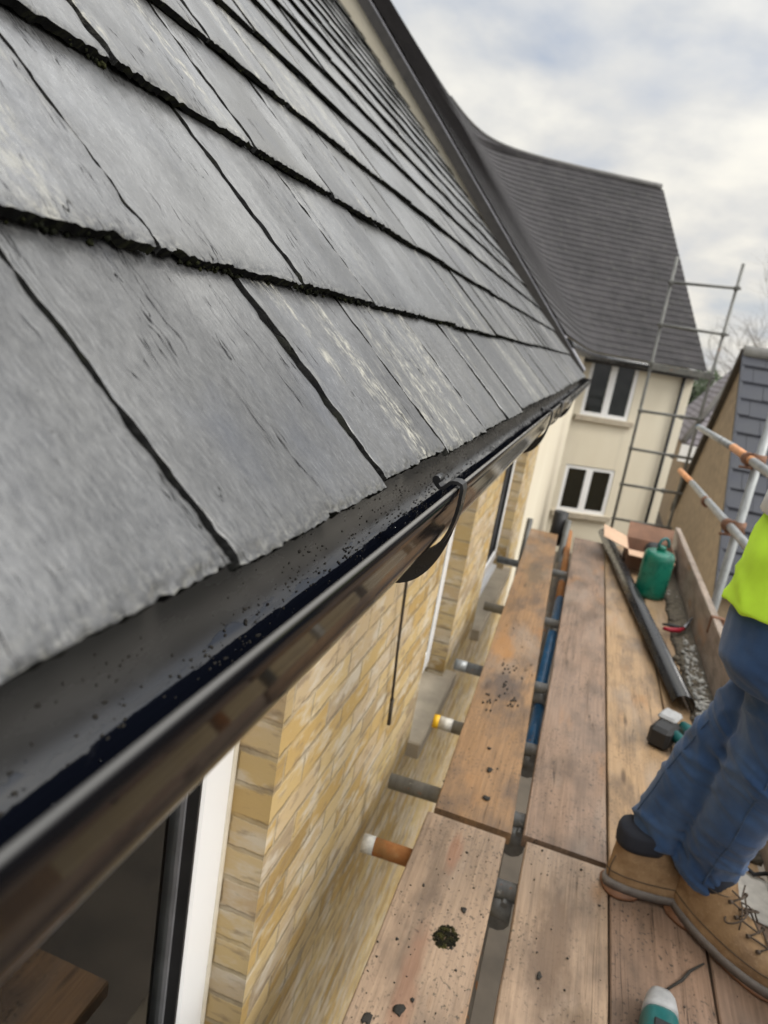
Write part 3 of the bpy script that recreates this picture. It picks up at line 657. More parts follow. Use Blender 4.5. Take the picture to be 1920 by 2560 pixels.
# dirt and droplets lying in the gutter
db = MB(); wd = MB()
def inner_pt(t, yy, off=0.0):
    c, s_ = math.cos(t), math.sin(t); e = 2 / 2.5
    return V((GC[0] + (GA - .0028 - off) * math.copysign(abs(c) ** e, c), yy, GC[1] - (GB - .0028 - off) * abs(s_) ** e))
ce = [(random.uniform(.15, 1.9), random.gauss(2.1, .28)) for _ in range(60)]
for i in range(820):
    if random.random() < .72: c = random.choice(ce); yy = c[0] + random.gauss(0, .018); t = c[1] + random.gauss(0, .12)
    else: yy = random.uniform(.12, 2.4); t = random.uniform(1.5, 2.75)
    if not .35 < t < 2.75: continue
    r_ = random.uniform(.0004, .0013) * (1.6 if random.random() < .07 else 1)
    db.blob(inner_pt(t, yy, .0004), (r_, r_ * random.uniform(.8, 2), r_), 3, i, .8)
tag(db.build('gutter_debris', 'dirt', fix=False), 'black grit and moss crumbs scattered along the wet black gutter', 'debris', kind='stuff')
for i in range(110):
    yy = random.uniform(.2, 1.5); t = random.gauss(1.95, .2); r_ = random.uniform(.0005, .0014)
    if 1.5 < t < 2.7: wd.blob(inner_pt(t, yy, .0001), (r_, r_, r_ * .7), 4, i, .15)
tag(wd.build('water_droplets', 'water', fix=False), 'clear rain droplets inside the black gutter', 'water', kind='stuff')
# loose cable on the brickwork
cb = MB().tube([(-.395, 1.80, -.31), (-.398, 1.815, -.50), (-.400, 1.835, -.68), (-.401, 1.885, -.90), (-.401, 1.945, -1.12)], .0044, 8)
cb.tube([(-.401, 1.945, -1.11), (-.400, 1.960, -1.21)], .0065, 8)
tag(cb.build('cable', 'cabl'), 'thin dark cable hanging straight down the yellow brickwork between two windows', 'cable')

# ================================================================== rendered house beyond
TH = R(25); w_ = V((math.cos(TH), math.sin(TH), 0)); n_ = V((-math.sin(TH), math.cos(TH), 0)); EB = V((1.954, 16.8, .216)); TB = math.tan(R(46.3)); DR = 4.08; ZR = EB.z + DR * TB
hb = thing('rendered_house', 'cream rendered house with swept dark tiled roof and two white windows facing us', 'house', (EB.x - 3, EB.y, GZ))
zA = lambda x: .056 - (x + .327) * 1.115
KS = .85
def cont(c, t, y_near=6.72):
    xc = -.327 - (c - .056) / 1.115
    zb = lambda x, y: EB.z + ((x - EB.x) * n_.x + (y - EB.y) * n_.y) * TB
    def yof(x):
        b = c - KS * KS / (4 * max(1e-6, c - zA(x))); dd = (b - EB.z) / TB
        return EB.y + (dd - (x - EB.x) * n_.x) / n_.y
    dmin = KS * KS / (4 * (c - zb(xc, y_near))) / 1.115
    dd = (c - EB.z) / TB; xr = EB.x + n_.x * dd + .05
    if c > ZR + .03: xr = -.327 - (c - KS * KS / (4 * (c - ZR)) - .056) / 1.115
    dl = dmin * ((xr - xc) / dmin) ** t
    return V((xc + dl, yof(xc + dl), c))
NX = 60; NK = 32; rows = []; CST = (ZR - EB.z) / NK
tl = MB()
for k in range(NK + 34):
    c0 = EB.z - .02 + CST * k + (.06 if k > NK else 0); c1 = c0 + CST + (.06 if k == NK else 0)
    lo = [cont(c0, i / NX) for i in range(NX + 1)]; hi = [cont(c1 + .015, i / NX) for i in range(NX + 1)]
    up_ = V((.25, -.25, .30)).normalized() * .014
    ring = [p + up_ for p in lo]; butt = [p - up_ * .4 for p in lo]
    n = NX + 1; tl.add(ring + hi + butt, [(i, i + 1, n + i + 1, n + i) for i in range(NX)] + [(2 * n + i, 2 * n + i + 1, i + 1, i) for i in range(NX)])
    rows.append(lo)
rb = tl.build('roof', 'tile', hb, fix=False)
# far slope and ridge
rp = [cont(ZR + .02, i / NX) for i in range(NX + 1)]
rdg = []
for i in range(60):
    s = -.02 - i * .175; P = EB + n_ * DR + w_ * s; a = zA(P.x); b = ZR; P.z = .5 * (a + b + math.sqrt((a - b) ** 2 + KS * KS)) + .02
    rdg.append(P)
MB().tube(rdg[:34], [.085 - .0016 * i for i in range(34)], 10).build('ridge', 'ridge', rb)
bk = MB(); bv = rdg + [p + n_ * 4.2 - V((0, 0, p.z - .2)) for p in rdg]; n = len(rdg)
bk.add(bv, [(i, i + 1, n + i + 1, n + i) for i in range(n - 1)]); bk.build('far_slope', 'tile', rb)
# walls
def wbox(mb, s0, s1, d0, d1, z0, z1):
    Mx = Matrix(((w_.x, n_.x, 0, EB.x), (w_.y, n_.y, 0, EB.y), (0, 0, 1, 0), (0, 0, 0, 1)))
    return mb.box(s0, s1, d0, d1, z0, z1, mat=Mx)
WO = .22; OB = [(-2.45, -1.32, -1.14, .10), (-2.48, -1.30, -3.33, -2.25)]
wl = MB()
for (s0, s1, z0, z1) in ((-9, -2.48, GZ, .12), (-1.30, -.03, GZ, .12), (-2.48, -1.30, GZ, -3.33), (-2.48, -1.30, -2.25, -1.14), (-2.48, -2.45, -1.14, .12), (-1.32, -1.30, -1.14, .12), (-2.45, -1.32, .10, .12)): wbox(wl, s0, s1, WO, WO + .3, z0, z1)
# gable end on the right, wing wall and the wing's gable over the slates
G0 = EB + w_ * -.03
gv = [G0 + n_ * (WO + .3) + V((0, 0, GZ - EB.z)), G0 + n_ * (2 * DR - .3) + V((0, 0, GZ - EB.z)), G0 + n_ * (2 * DR - .3) + V((0, 0, .2)), G0 + n_ * DR + V((0, 0, DR * TB - .1)), G0 + n_ * (WO + .3) + V((0, 0, .3))]
wl.add([tuple(p) for p in gv] + [tuple(p - w_ * .25) for p in gv], [(0, 1, 2, 3, 4), (9, 8, 7, 6, 5), (0, 5, 6, 1), (1, 6, 7, 2)])
wl.box(-.80, -.50, 6.362, 15.4, GZ, .10)
wl.box(-.50, -.43, 6.362, 6.75, GZ, -.05)
gg = [(-.25, -.03), (-4.55, zA(-4.55) - .10), (-9.0, zA(-4.55) - 5.2), (-9.0, -.4), (-.25, -.4)]
wl.add([(p[0], 6.705, p[1]) for p in gg] + [(p[0], 6.95, p[1]) for p in gg], [(0, 1, 2, 3, 4), (9, 8, 7, 6, 5), (0, 5, 6, 1), (4, 9, 5, 0)])
wl.build('wall', 'render', hb, fix=False)
# verge of the wing: dark barge under a pale capping
vg = MB(); x0, x1 = -.20, -4.6
q = lambda x, dz, y: (x, y, zA(x) + dz * .8 - .035)
vg.add([q(x0, -.13, 6.66), q(x0, .03, 6.66), q(x1, .03, 6.66), q(x1, -.13, 6.66), q(x0, -.13, 6.704), q(x0, .03, 6.704), q(x1, .03, 6.704), q(x1, -.13, 6.704)], [(0, 1, 2, 3), (7, 6, 5, 4), (0, 4, 5, 1), (3, 2, 6, 7), (0, 3, 7, 4), (1, 5, 6, 2)])
vg.build('barge_board', 'darkwood', rb)
vc = MB().add([q(x0, .031, 6.655), q(x0, .050, 6.655), q(x1, .050, 6.655), q(x1, .031, 6.655), q(x0, .031, 7.02), q(x0, .055, 7.02), q(x1, .055, 7.02), q(x1, .031, 7.02)], [(0, 1, 2, 3), (7, 6, 5, 4), (0, 4, 5, 1), (3, 2, 6, 7), (0, 3, 7, 4), (1, 5, 6, 2)])
vc.build('verge_capping', 'lead', rb)
lo0 = [p + V((.03, -.06, -.09)) for p in rows[0]]
MB().tube(lo0, .062, 8).build('gutter', 'black', hb)
fs_ = MB(); wbox(fs_, -3.1, .0, .09, WO - .002, -.02, .12); fs_.build('fascia', 'darkwood', hb)
for (s0, s1, z0, z1) in OB:
    f = MB(); t = .085; D0, D1 = WO + .02, WO + .09
    for (a, b, c, e) in ((s0, s0 + t, z0, z1), (s1 - t, s1, z0, z1), (s0 + t, s1 - t, z0, z0 + t), (s0 + t, s1 - t, z1 - t, z1), ((s0 + s1) / 2 - .075, (s0 + s1) / 2 + .075, z0 + t, z1 - t)): wbox(f, a, b, D0, D1, c, e)
    wn = f.build('window', 'upvc', hb)
    m_ = (s0 + s1) / 2
    for a, b in ((s0 + t, m_ - .075), (m_ + .075, s1 - t)):
        wbox(MB(), 0, 0, 0, 0, 0, 0)
        p_ = MB(); wbox(p_, a, b, D0 + .03, D0 + .035, z0 + t, z1 - t); p_.build('pane', 'darkpane', wn)
    s_ = MB(); wbox(s_, s0 - .12, s1 + .12, WO - .09, WO + .06, z0 - .11, z0 - .002); s_.build('sill', 'stone', wn)
dp = MB(); P0 = EB + w_ * -.30 + n_ * (WO - .06)
dp.tube([(P0.x, P0.y, .05), (P0.x, P0.y, GZ)], .036, 8); dp.build('downpipe', 'blackm', hb)

# ================================================================== slate roofed outbuilding on the right
oc = thing('outbuilding', 'brick gabled outbuilding with blue black slate roof behind the guard rails', 'building', (4, 11, GZ))
XC = 1.95; YA, ZA = 12.50, .53; TC = math.tan(R(45.5)); ZE = -2.6; HD = (ZA - ZE) / TC
gv = [(YA - HD + .12, GZ), (YA + HD - .12, GZ), (YA + HD - .12, ZE + .02), (YA, ZA - .12), (YA - HD + .12, ZE + .02)]
wm = MB().add([(XC + .04, a, b) for a, b in gv] + [(7.0, a, b) for a, b in gv], [(0, 1, 2, 3, 4), (9, 8, 7, 6, 5), (0, 5, 6, 1), (0, 4, 9, 5), (1, 6, 7, 2)])
wm.build('wall', 'tan', oc)
sl = MB(); NC2 = 13
for side in (-1, 1):
    for k in range(NC2):
        f0, f1 = k / NC2, (k + 1.08) / NC2; xx = XC - .02 + (0)
        x = XC
        while x < 7.0:
            xe = min(7.0, x + .33)
            off = .165 if (k % 2 and x == XC) else 0
            xe = min(7.0, xe - off)
            jit = random.uniform(-.006, .006)
            y0_, z0_ = YA + side * HD * (1 - f0), ZE + (ZA - ZE) * f0; y1_, z1_ = YA + side * HD * (1 - f1), ZE + (ZA - ZE) * f1
            if k == NC2 - 1: y1_, z1_ = YA, ZA
            lift = .046 + jit
            if side < 0 or x < XC + .6:
                sl.add([(x + .003, y0_, z0_ + lift), (xe - .003, y0_, z0_ + lift), (xe - .003, y1_, z1_ + .004), (x + .003, y1_, z1_ + .004), (x + .003, y0_, z0_ - .006), (xe - .003, y0_, z0_ - .006)], [(0, 1, 2, 3), (4, 5, 1, 0), (0, 3, 4)])
            x = xe
    sl.add([(XC, YA + side * HD, ZE - .012), (7, YA + side * HD, ZE - .012), (7, YA, ZA - .012), (XC, YA, ZA - .012)], [(0, 1, 2, 3)])
ro = sl.build('roof', 'bslate', oc, fix=False)
MB().tube([(XC - .01, YA, ZA + .0), (3, YA, ZA + .02), (7, YA, ZA)], .11, 10).build('ridge', 'mortar', ro)
for side, mt_ in ((1, 'bark'), (-1, 'bslate')):
    q = lambda f_, dx, dz: (XC + dx, YA + side * HD * (1 - f_), ZE + (ZA - ZE) * f_ + dz)
    b = MB().add([q(0, -.05, -.12), q(0, -.05, .05), q(1, -.05, .05), q(1, -.05, -.12), q(0, .038, -.12), q(0, .038, .05), q(1, .038, .05), q(1, .038, -.12)] if side > 0 else
                 [q(0, -.02, -.05), q(0, -.02, .035), q(1, -.02, .035), q(1, -.02, -.05), q(0, .030, -.05), q(0, .030, .035), q(1, .030, .035), q(1, .030, -.05)],
                 [(0, 1, 2, 3), (7, 6, 5, 4), (0, 4, 5, 1), (3, 2, 6, 7), (0, 3, 7, 4), (1, 5, 6, 2)])
    b.build('verge', mt_, ro)

# ================================================================== far hipped house
hd = thing('far_house', 'small far house with purple grey hipped tile roof and white fascia', 'house', (5, 24, GZ))
t2 = MB(); e0 = V((2.42, 21, -1.76)); ap = V((4.1, 24.3, 1.15)); er = V((9, 21, -1.76)); apr = V((7.5, 24.3, 1.15)); el = V((2.42, 27.5, -1.76))
for k in range(18):
    f0, f1 = k / 18, (k + 1.05) / 18
    for A, B, A2, B2 in ((e0, er, ap, apr), (el, e0, ap, ap)):
        p = [A.lerp(A2, f0), B.lerp(B2, f0), B.lerp(B2, f1), A.lerp(A2, f1)]; p[0] = p[0] + V((0, 0, .04)); p[1] = p[1] + V((0, 0, .04))
        t2.add(p + [p[0] - V((0, 0, .05)), p[1] - V((0, 0, .05))], [(0, 1, 2, 3), (4, 5, 1, 0)])
t2r = t2.build('roof', 'tile2', hd, fix=False)
MB().tube([e0 + V((0, 0, .05)), ap, apr], .09, 8).build('hip_ridge', 'ridge', t2r)
MB().box(2.40, 9, 20.95, 21.1, -2.25, -1.78).build('fascia', 'upvc', hd)
MB().box(2.6, 8.8, 21.25, 27.3, GZ, -1.8).build('wall', 'tan', hd)
wn = MB().box(2.75, 3.9, 21.20, 21.249, -3.5, -2.35).build('window', 'upvc', hd)
MB().box(2.83, 3.3, 21.185, 21.199, -3.42, -2.43).box(3.36, 3.82, 21.185, 21.199, -3.42, -2.43).build('pane', 'darkpane', wn)

# ================================================================== far scaffold tower in front of the rendered house
ft = thing('scaffold_tower', 'dark tube scaffold tower standing in front of the cream rendered house', 'scaffolding', (1.1, 12.5, GZ))
YT = 12.5
for (x0, x1, zt, nm) in ((.70, .625, 1.80, 'standard'), (1.56, 1.595, 1.82, 'standard')):
    MB().tube([(x0, YT, GZ), (x1, YT, zt)], .0245, 8).build(nm, 'polegrey', ft)
for (xa, za, xb, zb) in ((.62, 1.40, 1.61, 1.45), (.62, .745, 1.62, .745), (.63, .13, 1.60, .06), (.66, -.65, 1.61, -.61), (.67, -1.29, 1.60, -1.26), (.67, -1.91, 1.60, -1.86), (.68, -2.52, 1.59, -2.47), (.68, -3.3, 1.58, -3.3)):
    MB().tube([(xa - .04, YT - .05, za), (xb + .04, YT - .05, zb)], .0235, 8).build('transom', 'polegrey', ft)
for (x, z_) in ((.637, 1.40), (1.59, 1.45), (.65, .745), (1.59, .745), (.66, .13), (.672, -.65), (1.585, -.62), (1.31, -.63), (1.33, -1.28), (1.34, -1.88)):
    MB().box(x - .035, x + .035, YT - .075, YT + .03, z_ - .035, z_ + .035, bev=.01).build('coupler', 'polegrey', ft)

# ================================================================== scaffold we stand beside
scf = thing('scaffold', 'tube scaffold along the brick wall with guard rails under the boards', 'scaffolding', (.3, 3, GZ))
TZ = -1.366
def part(name, mb, m): return mb.build(name, m, scf)
for (y, xs, m, y2) in ((1.905, -.352, 'galv2', 1.97), (2.33, -.262, 'galv2', 2.36), (2.838, -.335, 'galv2', 2.87), (3.635, -.342, 'galv2', 3.66), (4.55, -.41, 'galv2', 4.60)):
    part('transom', MB().tube([(xs, y, TZ), (.97, y2, TZ)], .0242, 14), m)
part('transom', MB().tube([(-.335, 1.606, TZ), (-.150, 1.6137, TZ)], .0242, 14), 'rust')
part('transom', MB().tube([(-.150, 1.6137, TZ), (.97, 1.66, TZ)], .0242, 14), 'galv2')
part('cap', MB().tube([(-.312, 2.329, TZ), (-.290, 2.330, TZ)], .0255, 14), 'yellow')
part('painted_end', MB().tube([(-.290, 2.330, TZ), (-.240, 2.3312, TZ)], .0249, 14), 'whitep')
part('painted_end', MB().tube([(-.338, 1.605, TZ), (-.305, 1.607, TZ)], .0249, 14), 'whitep')
part('painted_end', MB().tube([(-.338, 2.8375, TZ), (-.285, 2.839, TZ)], .0246, 14), 'galv')
# ledgers running beneath the gap between the first two boards
part('ledger', MB().tube([(.040, 2.93, -1.416), (.046, 4.20, -1.416)], .0265, 14), 'bluep')
part('ledger', MB().tube([(.040, 4.205, -1.416), (.010, 6.0, -1.416)], .0242, 14), 'rust')
part('ledger', MB().tube([(.040, -.4, -1.545), (.015, 2.05, -1.545), (-.015, 5.4, -1.545)], .0242, 14), 'brownt')
part('ledger', MB().tube([(.052, 2.35, -1.446), (.052, 2.90, -1.445)], .0242, 14), 'bluep')
part('ledger', MB().tube([(.875, -.4, -1.43), (.875, 6.2, -1.43)], .0242, 12), 'galv2')
def coup(x, y, z, m='gcoup', s=1.0):
    b = MB().tube([(x - .032 * s, y, z), (x + .032 * s, y, z)], .037 * s, 12).tube([(x, y - .03 * s, z - .02), (x, y + .03 * s, z - .02)], .036 * s, 12)
    b.tube([(x + .01, y - .034 * s, z + .03 * s), (x + .01, y + .045 * s, z + .03 * s)], .009, 6)
    return part('coupler', b, m)
for (x, y) in ((.055, 1.915), (.052, 2.345), (.052, 2.85), (.058, 3.64), (.04, 4.57), (.052, 1.62)): coup(x, y, -1.41)
coup(.0, 2.25, -1.50)
part('base_plate', MB().box(.055, .10, 1.245, 1.275, -1.46, -1.445), 'upvc')
for (x, y, zt, m) in ((-.02, 5.47, -1.20, 'polegrey'), (-.305, 5.46, -1.255, 'polegrey'), (.9, 4.30, .75, 'galv'), (.9, 1.55, .75, 'galv'), (.02, -.35, -1.4, 'polegrey')):
    part('standard', MB().tube([(x, y, GZ), (x, y, zt)], .0242, 14), m)
part('sleeve', MB().tube([(-.085, 5.52, -1.42), (-.085, 5.52, -1.155)], .056, 18), 'blackm')
RXX = .855
part('guard_rail', MB().tube([(RXX, 4.87, -.372), (RXX, 6.62, -.392)], .0242, 14), 'galv')
part('guard_rail', MB().tube([(RXX, 4.20, -.376), (RXX, 4.87, -.3725)], .0246, 14), 'orange')
part('guard_rail', MB().tube([(RXX, .2, -.39), (RXX, 4.20, -.377)], .0242, 14), 'galv')
part('end_cap', MB().tube([(RXX, 6.62, -.392), (RXX, 6.655, -.3925)], .0252, 12), 'bluep')
part('guard_rail', MB().tube([(RXX, 6.15, -.812), (RXX, 7.05, -.842)], .0246, 14), 'orange')
part('guard_rail', MB().tube([(RXX, .2, -.70), (RXX, 3.9, -.757), (RXX, 6.15, -.812)], .0242, 14), 'galv')
for (z_, m) in ((-.375, 'ctube'), (-.765, 'ctube')):
    b = MB().tube([(RXX - .01, 4.27, z_), (RXX - .01, 4.33, z_)], .037, 12).tube([(.9, 4.30, z_ - .035), (.9, 4.30, z_ + .035)], .037, 12).box(.84, .94, 4.285, 4.315, z_ - .055, z_ - .02)
    b.tube([(.86, 4.25, z_ - .04), (.80, 4.24, z_ - .045)], .008, 6)
    part('coupler', b, m)
b = MB().tube([(RXX, 5.2, -.80), (RXX, 5.28, -.802)], .036, 12); part('coupler', b, 'ctube')

MB().box(.66, 1.60, YT - .10, YT - .052, .03, .135, bev=.004).build('board', 'polegrey', ft)
# ---- boards
def board(name, corners, mat, label, group='scaffold boards laid along the lift', zt=-1.30, th=.038, sag=0.0, warp=0.0):
    (xa0, xa1, ya), (xb0, xb1, yb) = corners; ny = 24; sec = []; mbd = MB()
    b = .003
    rings = []
    for j in range(ny + 1):
        t = j / ny; y = ya + (yb - ya) * t; x0 = xa0 + (xb0 - xa0) * t; x1 = xa1 + (xb1 - xa1) * t
        z = zt - sag * math.sin(math.pi * t) + .0015 * mn.noise(V((y * 2, x0 * 9, 0)))
        e0 = .0018 * mn.noise(V((y * 6, x0 * 5, 2))); e1 = .0018 * mn.noise(V((y * 6, x1 * 5, 4)))
        c = warp * .004
        ins = b if 0 < j < ny else b * 1.5
        rings.append([V((x0 + e0, y, z - b)), V((x0 + e0 + ins, y, z)), V(((x0 + x1) / 2, y, z - c)), V((x1 + e1 - ins, y, z)), V((x1 + e1, y, z - b)), V((x1 + e1, y, z - th + b)), V((x1 + e1 - b, y, z - th)), V((x0 + e0 + b, y, z - th)), V((x0 + e0, y, z - th + b))])
    mbd.loft(rings, smooth=False)
    o = mbd.build(name, mat); tag(o, label, 'scaffold board', group); return o
B = {}
B['1f'] = board('scaffold_board', ((-.182, .042, 1.765), (-.279, -.072, 5.35)), 'w2', 'brown board beside the brick wall with an orange rust stain, farther of that row')
B['1n'] = board('scaffold_board', ((-.195, .030, -.6), (-.196, .030, 1.735)), 'w1', 'pale board beside the brick wall carrying the dark moss clump', zt=-1.298)
B['2f'] = board('scaffold_board', ((.074, .304, 1.778), (.053, .272, 5.40)), 'w3', 'damp pinkish board between the blue tube and the black pipe')
B['2n'] = board('scaffold_board', ((.079, .309, -.6), (.086, .308, 1.755)), 'w1', 'pale stained board ending left of the worker boots')
B['3f'] = board('scaffold_board', ((.310, .534, 1.77), (.279, .500, 5.45)), 'w4', 'golden board under the leaning black pipe, running away from the boots')
B['3n'] = board('scaffold_board', ((.316, .540, -.6), (.312, .537, 1.762)), 'w5', 'reddish board under the worker boots and the nearer drill', zt=-1.301)
B['4f'] = board('scaffold_board', ((.540, .728, 1.95), (.506, .722, 5.5)), 'w4', 'outermost far board half buried in mossy rubble beside the toe board', zt=-1.302)
B['4n'] = board('scaffold_board', ((.547, .745, -.6), (.543, .735, 1.944)), 'w5', 'outermost near board under the toe of the front boot', zt=-1.299)
board('scaffold_board', ((-.412, -.207, -.6), (-.410, -.206, .93)), 'w2', 'short inner board added out of view under the gutter for the nearest window glass to reflect')  # unseen board, added so the near pane has something to reflect
tb = MB().box(.742, .780, .2, 5.52, -1.30, -1.078, bev=.004)
tbo = tag(tb.build('toe_board', 'wt'), 'upright grey timber toe board along the outer edge of the platform', 'toe board')
for yc in (3.52,): MB().box(.736, .80, yc - .012, yc + .012, -1.16, -1.070, bev=.004).build('clip', 'ctube', tbo)

# ---- rubble and dirt on the boards
rb_ = MB(); pl = MB()
for i in range(620):
    y = random.uniform(2.0, 5.4); x = .735 - abs(random.gauss(0, .045))
    if x < .615: continue
    r_ = random.uniform(.004, .014) * (1.5 if random.random() < .1 else 1)
    (pl if (mn.noise(V((y * 2.3, 1, 0))) > .12 and random.random() < .5) else rb_).blob((x, y, -1.302 + r_ * .5), (r_, r_ * 1.3, r_ * .7), 4, i, .7)
for i in range(320):
    y = random.gauss(3.15, .28); r_ = random.choice((.002, .003, .004, .005, .007, .012)) * random.uniform(.7, 1.2); pl.blob((random.uniform(.655, .728), y, -1.288 + r_ * .3), (r_, r_ * 1.4, r_ * .6), 4, i, .7)
ns = 80; st = []
for j in range(ns + 1):
    y = 2.0 + 3.4 * j / ns; w0 = .63 + .02 * mn.noise(V((y * 5, 0, 0)))
    st.append([V((w0, y, -1.3005)), V((w0 + .03, y, -1.292 + .006 * mn.noise(V((y * 9, 1, 0))))), V((w0 + .06, y, -1.288 + .010 * mn.noise(V((y * 12, 5, 0))))), V((.739, y, -1.284 + .010 * mn.noise(V((y * 9, 9, 0))))), V((.739, y, -1.303))])
rb_.loft(st)
tag(rb_.build('mossy_rubble', 'rubble', fix=False), 'mossy rubble swept against the toe board', 'rubble', kind='stuff')
tag(pl.build('pale_crumbs', 'pale', fix=False), 'pale mortar crumbs among the rubble by the toe board', 'rubble', kind='stuff')
dd = MB()
for i in range(230):
    r0 = random.random()
    if r0 < .52: x, y = random.uniform(-.19, .02), random.uniform(.6, 1.72)
    elif r0 < .70: x, y = random.uniform(-.2, .0), random.uniform(1.8, 3.4)
    elif r0 < .85: x, y = random.uniform(.09, .30), random.uniform(.9, 1.74)
    else: x, y = random.uniform(.32, .70), random.uniform(1.2, 1.9)
    r_ = random.choice((.001, .001, .0012, .0015, .002, .003)) * random.uniform(.7, 1.3)
    if i < 8: r_ *= 2.0
    dd.blob((x, y, -1.297), (r_ * random.uniform(.8, 1.5), r_ * random.uniform(.8, 1.8), .0007 + r_ * .25), 3, i, .9)
for (x, y, a, b) in ((-.10, 1.12, .011, .012), (-.155, 1.075, .010, .014), (-.03, 1.43, .007, .008), (-.065, 2.03, .008, .015), (-.05, 1.88, .012, .012), (-.085, 2.15, .006, .007), (.16, 1.33, .006, .010), (.17, 1.10, .012, .018), (-.02, 1.07, .008, .02)):
    dd.blob((x, y, -1.2965), (a, b, .002), 5, x * 99, .8)
for (x, y, a, b) in ((-.140, 2.45, .012, .04), (-.10, 2.6, .010, .05), (-.05, 2.52, .010, .03), (-.11, 2.8, .02, .03)):
    for q_ in range(9): dd.blob((x + random.gauss(0, a), y + random.gauss(0, b), -1.297), (.004, .009, .002), 3, q_, .9)
tag(dd.build('dirt_specks', 'dirt', fix=False), 'dark dirt and moss crumbs strewn over the boards', 'dirt', kind='stuff')
mc = MB()
for i in range(420):
    a = random.uniform(0, 6.28); r0 = math.sqrt(random.random()); x, y = -.052 + .028 * r0 * math.cos(a), 1.335 + .036 * r0 * math.sin(a) + .25 * (.028 * r0 * math.cos(a))
    r_ = random.uniform(.0012, .0036); mc.blob((x, y, -1.299 + .006 * (1 - r0 * r0)), (r_, r_, r_ * .55), 4, i, .8)
tag(mc.build('moss_clump', moss_mat('moss_clump_green', (.014, .013, .008), (.075, .07, .02)), fix=False), 'round clump of dark green moss fallen on the nearest pale board', 'moss')

# ================================================================== things left on the boards
# leaning length of gutter / pipe
A, Bp = V((.262, 5.62, -1.272)), V((.598, 2.86, -1.268)); ax = (Bp - A).normalized(); sd_ = V((ax.y, -ax.x, 0)).normalized(); up_ = V((0, 0, 1))
pp = MB(); rr = []
for P in (A, Bp):
    sec = []
    for i in range(19):
        t = R(-35) + R(215) * i / 18; sec.append(P + sd_ * (-math.cos(t) * .046) + up_ * (math.sin(t) * .042))
    sec2 = [P + (p - P) * .95 for p in sec]
    rr.append(sec + sec2[::-1])
pp.loft(rr, smooth=True)
tag(pp.build('gutter_length', 'black'), 'spare length of black gutter lying askew along the boards', 'gutter length')
# green canister
cn = thing('green_canister', 'green metal canister with loop handle standing behind the black pipe', 'canister', (.545, 4.36, -1.30))
def ringz(cx, cy, z, r_, n=28): return [V((cx + r_ * math.cos(2 * math.pi * i / n), cy + r_ * math.sin(2 * math.pi * i / n), z)) for i in range(n)]
MB().loft([ringz(.545, 4.36, z_, r_) for z_, r_ in ((-1.299, .080), (-1.293, .088), (-1.27, .090), (-1.06, .090), (-1.035, .087), (-1.02, .078), (-1.012, .055), (-1.010, .02))]).build('body', 'green', cn)
MB().loft([ringz(.545, 4.36, z_, r_) for z_, r_ in ((-1.012, .026), (-.985, .026), (-.98, .02))]).build('neck', 'green', cn)
hp = [(.545 + .030 * math.cos(a) * 1.0 + .008, 4.36 + .02 * math.cos(a), -.985 + .052 * math.sin(a)) for a in [math.pi * i / 10 for i in range(11)]]
MB().tube(hp, .009, 8).build('handle', 'teal', cn)
# open cardboard box
bx = thing('cardboard_box', 'open brown cardboard box with flaps folded out behind the green canister', 'box', (.58, 5.05, -1.30))
bm_ = MB(); X0, X1, Y0, Y1, Z0, Z1 = .405, .715, 4.86, 5.24, -1.298, -1.165; t = .005
bm_.box(X0, X1, Y0, Y0 + t, Z0, Z1).box(X0, X1, Y1 - t, Y1, Z0, Z1).box(X0, X0 + t, Y0 + t, Y1 - t, Z0, Z1).box(X1 - t, X1, Y0 + t, Y1 - t, Z0, Z1).box(X0 + t, X1 - t, Y0 + t, Y1 - t, Z0, Z0 + t)
bm_.build('body', 'cardin', bx)
def flap(p0, p1, dv): 
    p0, p1, dv = V(p0), V(p1), V(dv); nn = (p1 - p0).cross(dv).normalized() * .004
    return MB().add([p0, p1, p1 + dv, p0 + dv, p0 + nn, p1 + nn, p1 + dv + nn, p0 + dv + nn], [(0, 1, 2, 3), (7, 6, 5, 4), (0, 4, 5, 1), (1, 5, 6, 2), (2, 6, 7, 3), (3, 7, 4, 0)])
flap((X0, Y0 - .001, Z1), (X1 - .02, Y0 - .001, Z1), (.0, -.15, .0)).build('flap', 'card', bx)
flap((X0 - .001, Y1, Z1), (X0 - .001, Y0, Z1), (-.17, .02, .045)).build('flap', 'card', bx)
flap((X1, Y1 + .001, Z1), (X0, Y1 + .001, Z1), (.0, .06, .10)).build('flap', 'cardin', bx)
MB().blob((.58, 5.08, -1.19), (.06, .05, .06), 6, 3, .3).build('contents', 'blackm', bx)
# red handled snips
sn = thing('snips', 'red handled snips lying on the rubble by the toe board', 'hand tool', (.66, 3.78, -1.28))
MB().tube([(.580, 3.735, -1.268), (.61, 3.72, -1.262), (.655, 3.745, -1.262), (.685, 3.79, -1.262)], [.009, .013, .013, .009], 8).build('handle', 'red', sn)
MB().tube([(.580, 3.80, -1.268), (.615, 3.80, -1.264), (.655, 3.79, -1.262), (.685, 3.80, -1.262)], [.006, .009, .010, .008], 8).build('handle', 'blackm', sn)
MB().tube([(.685, 3.795, -1.262), (.71, 3.86, -1.255), (.735, 3.93, -1.235)], [.012, .009, .004], 8).build('jaws', 'steel', sn)
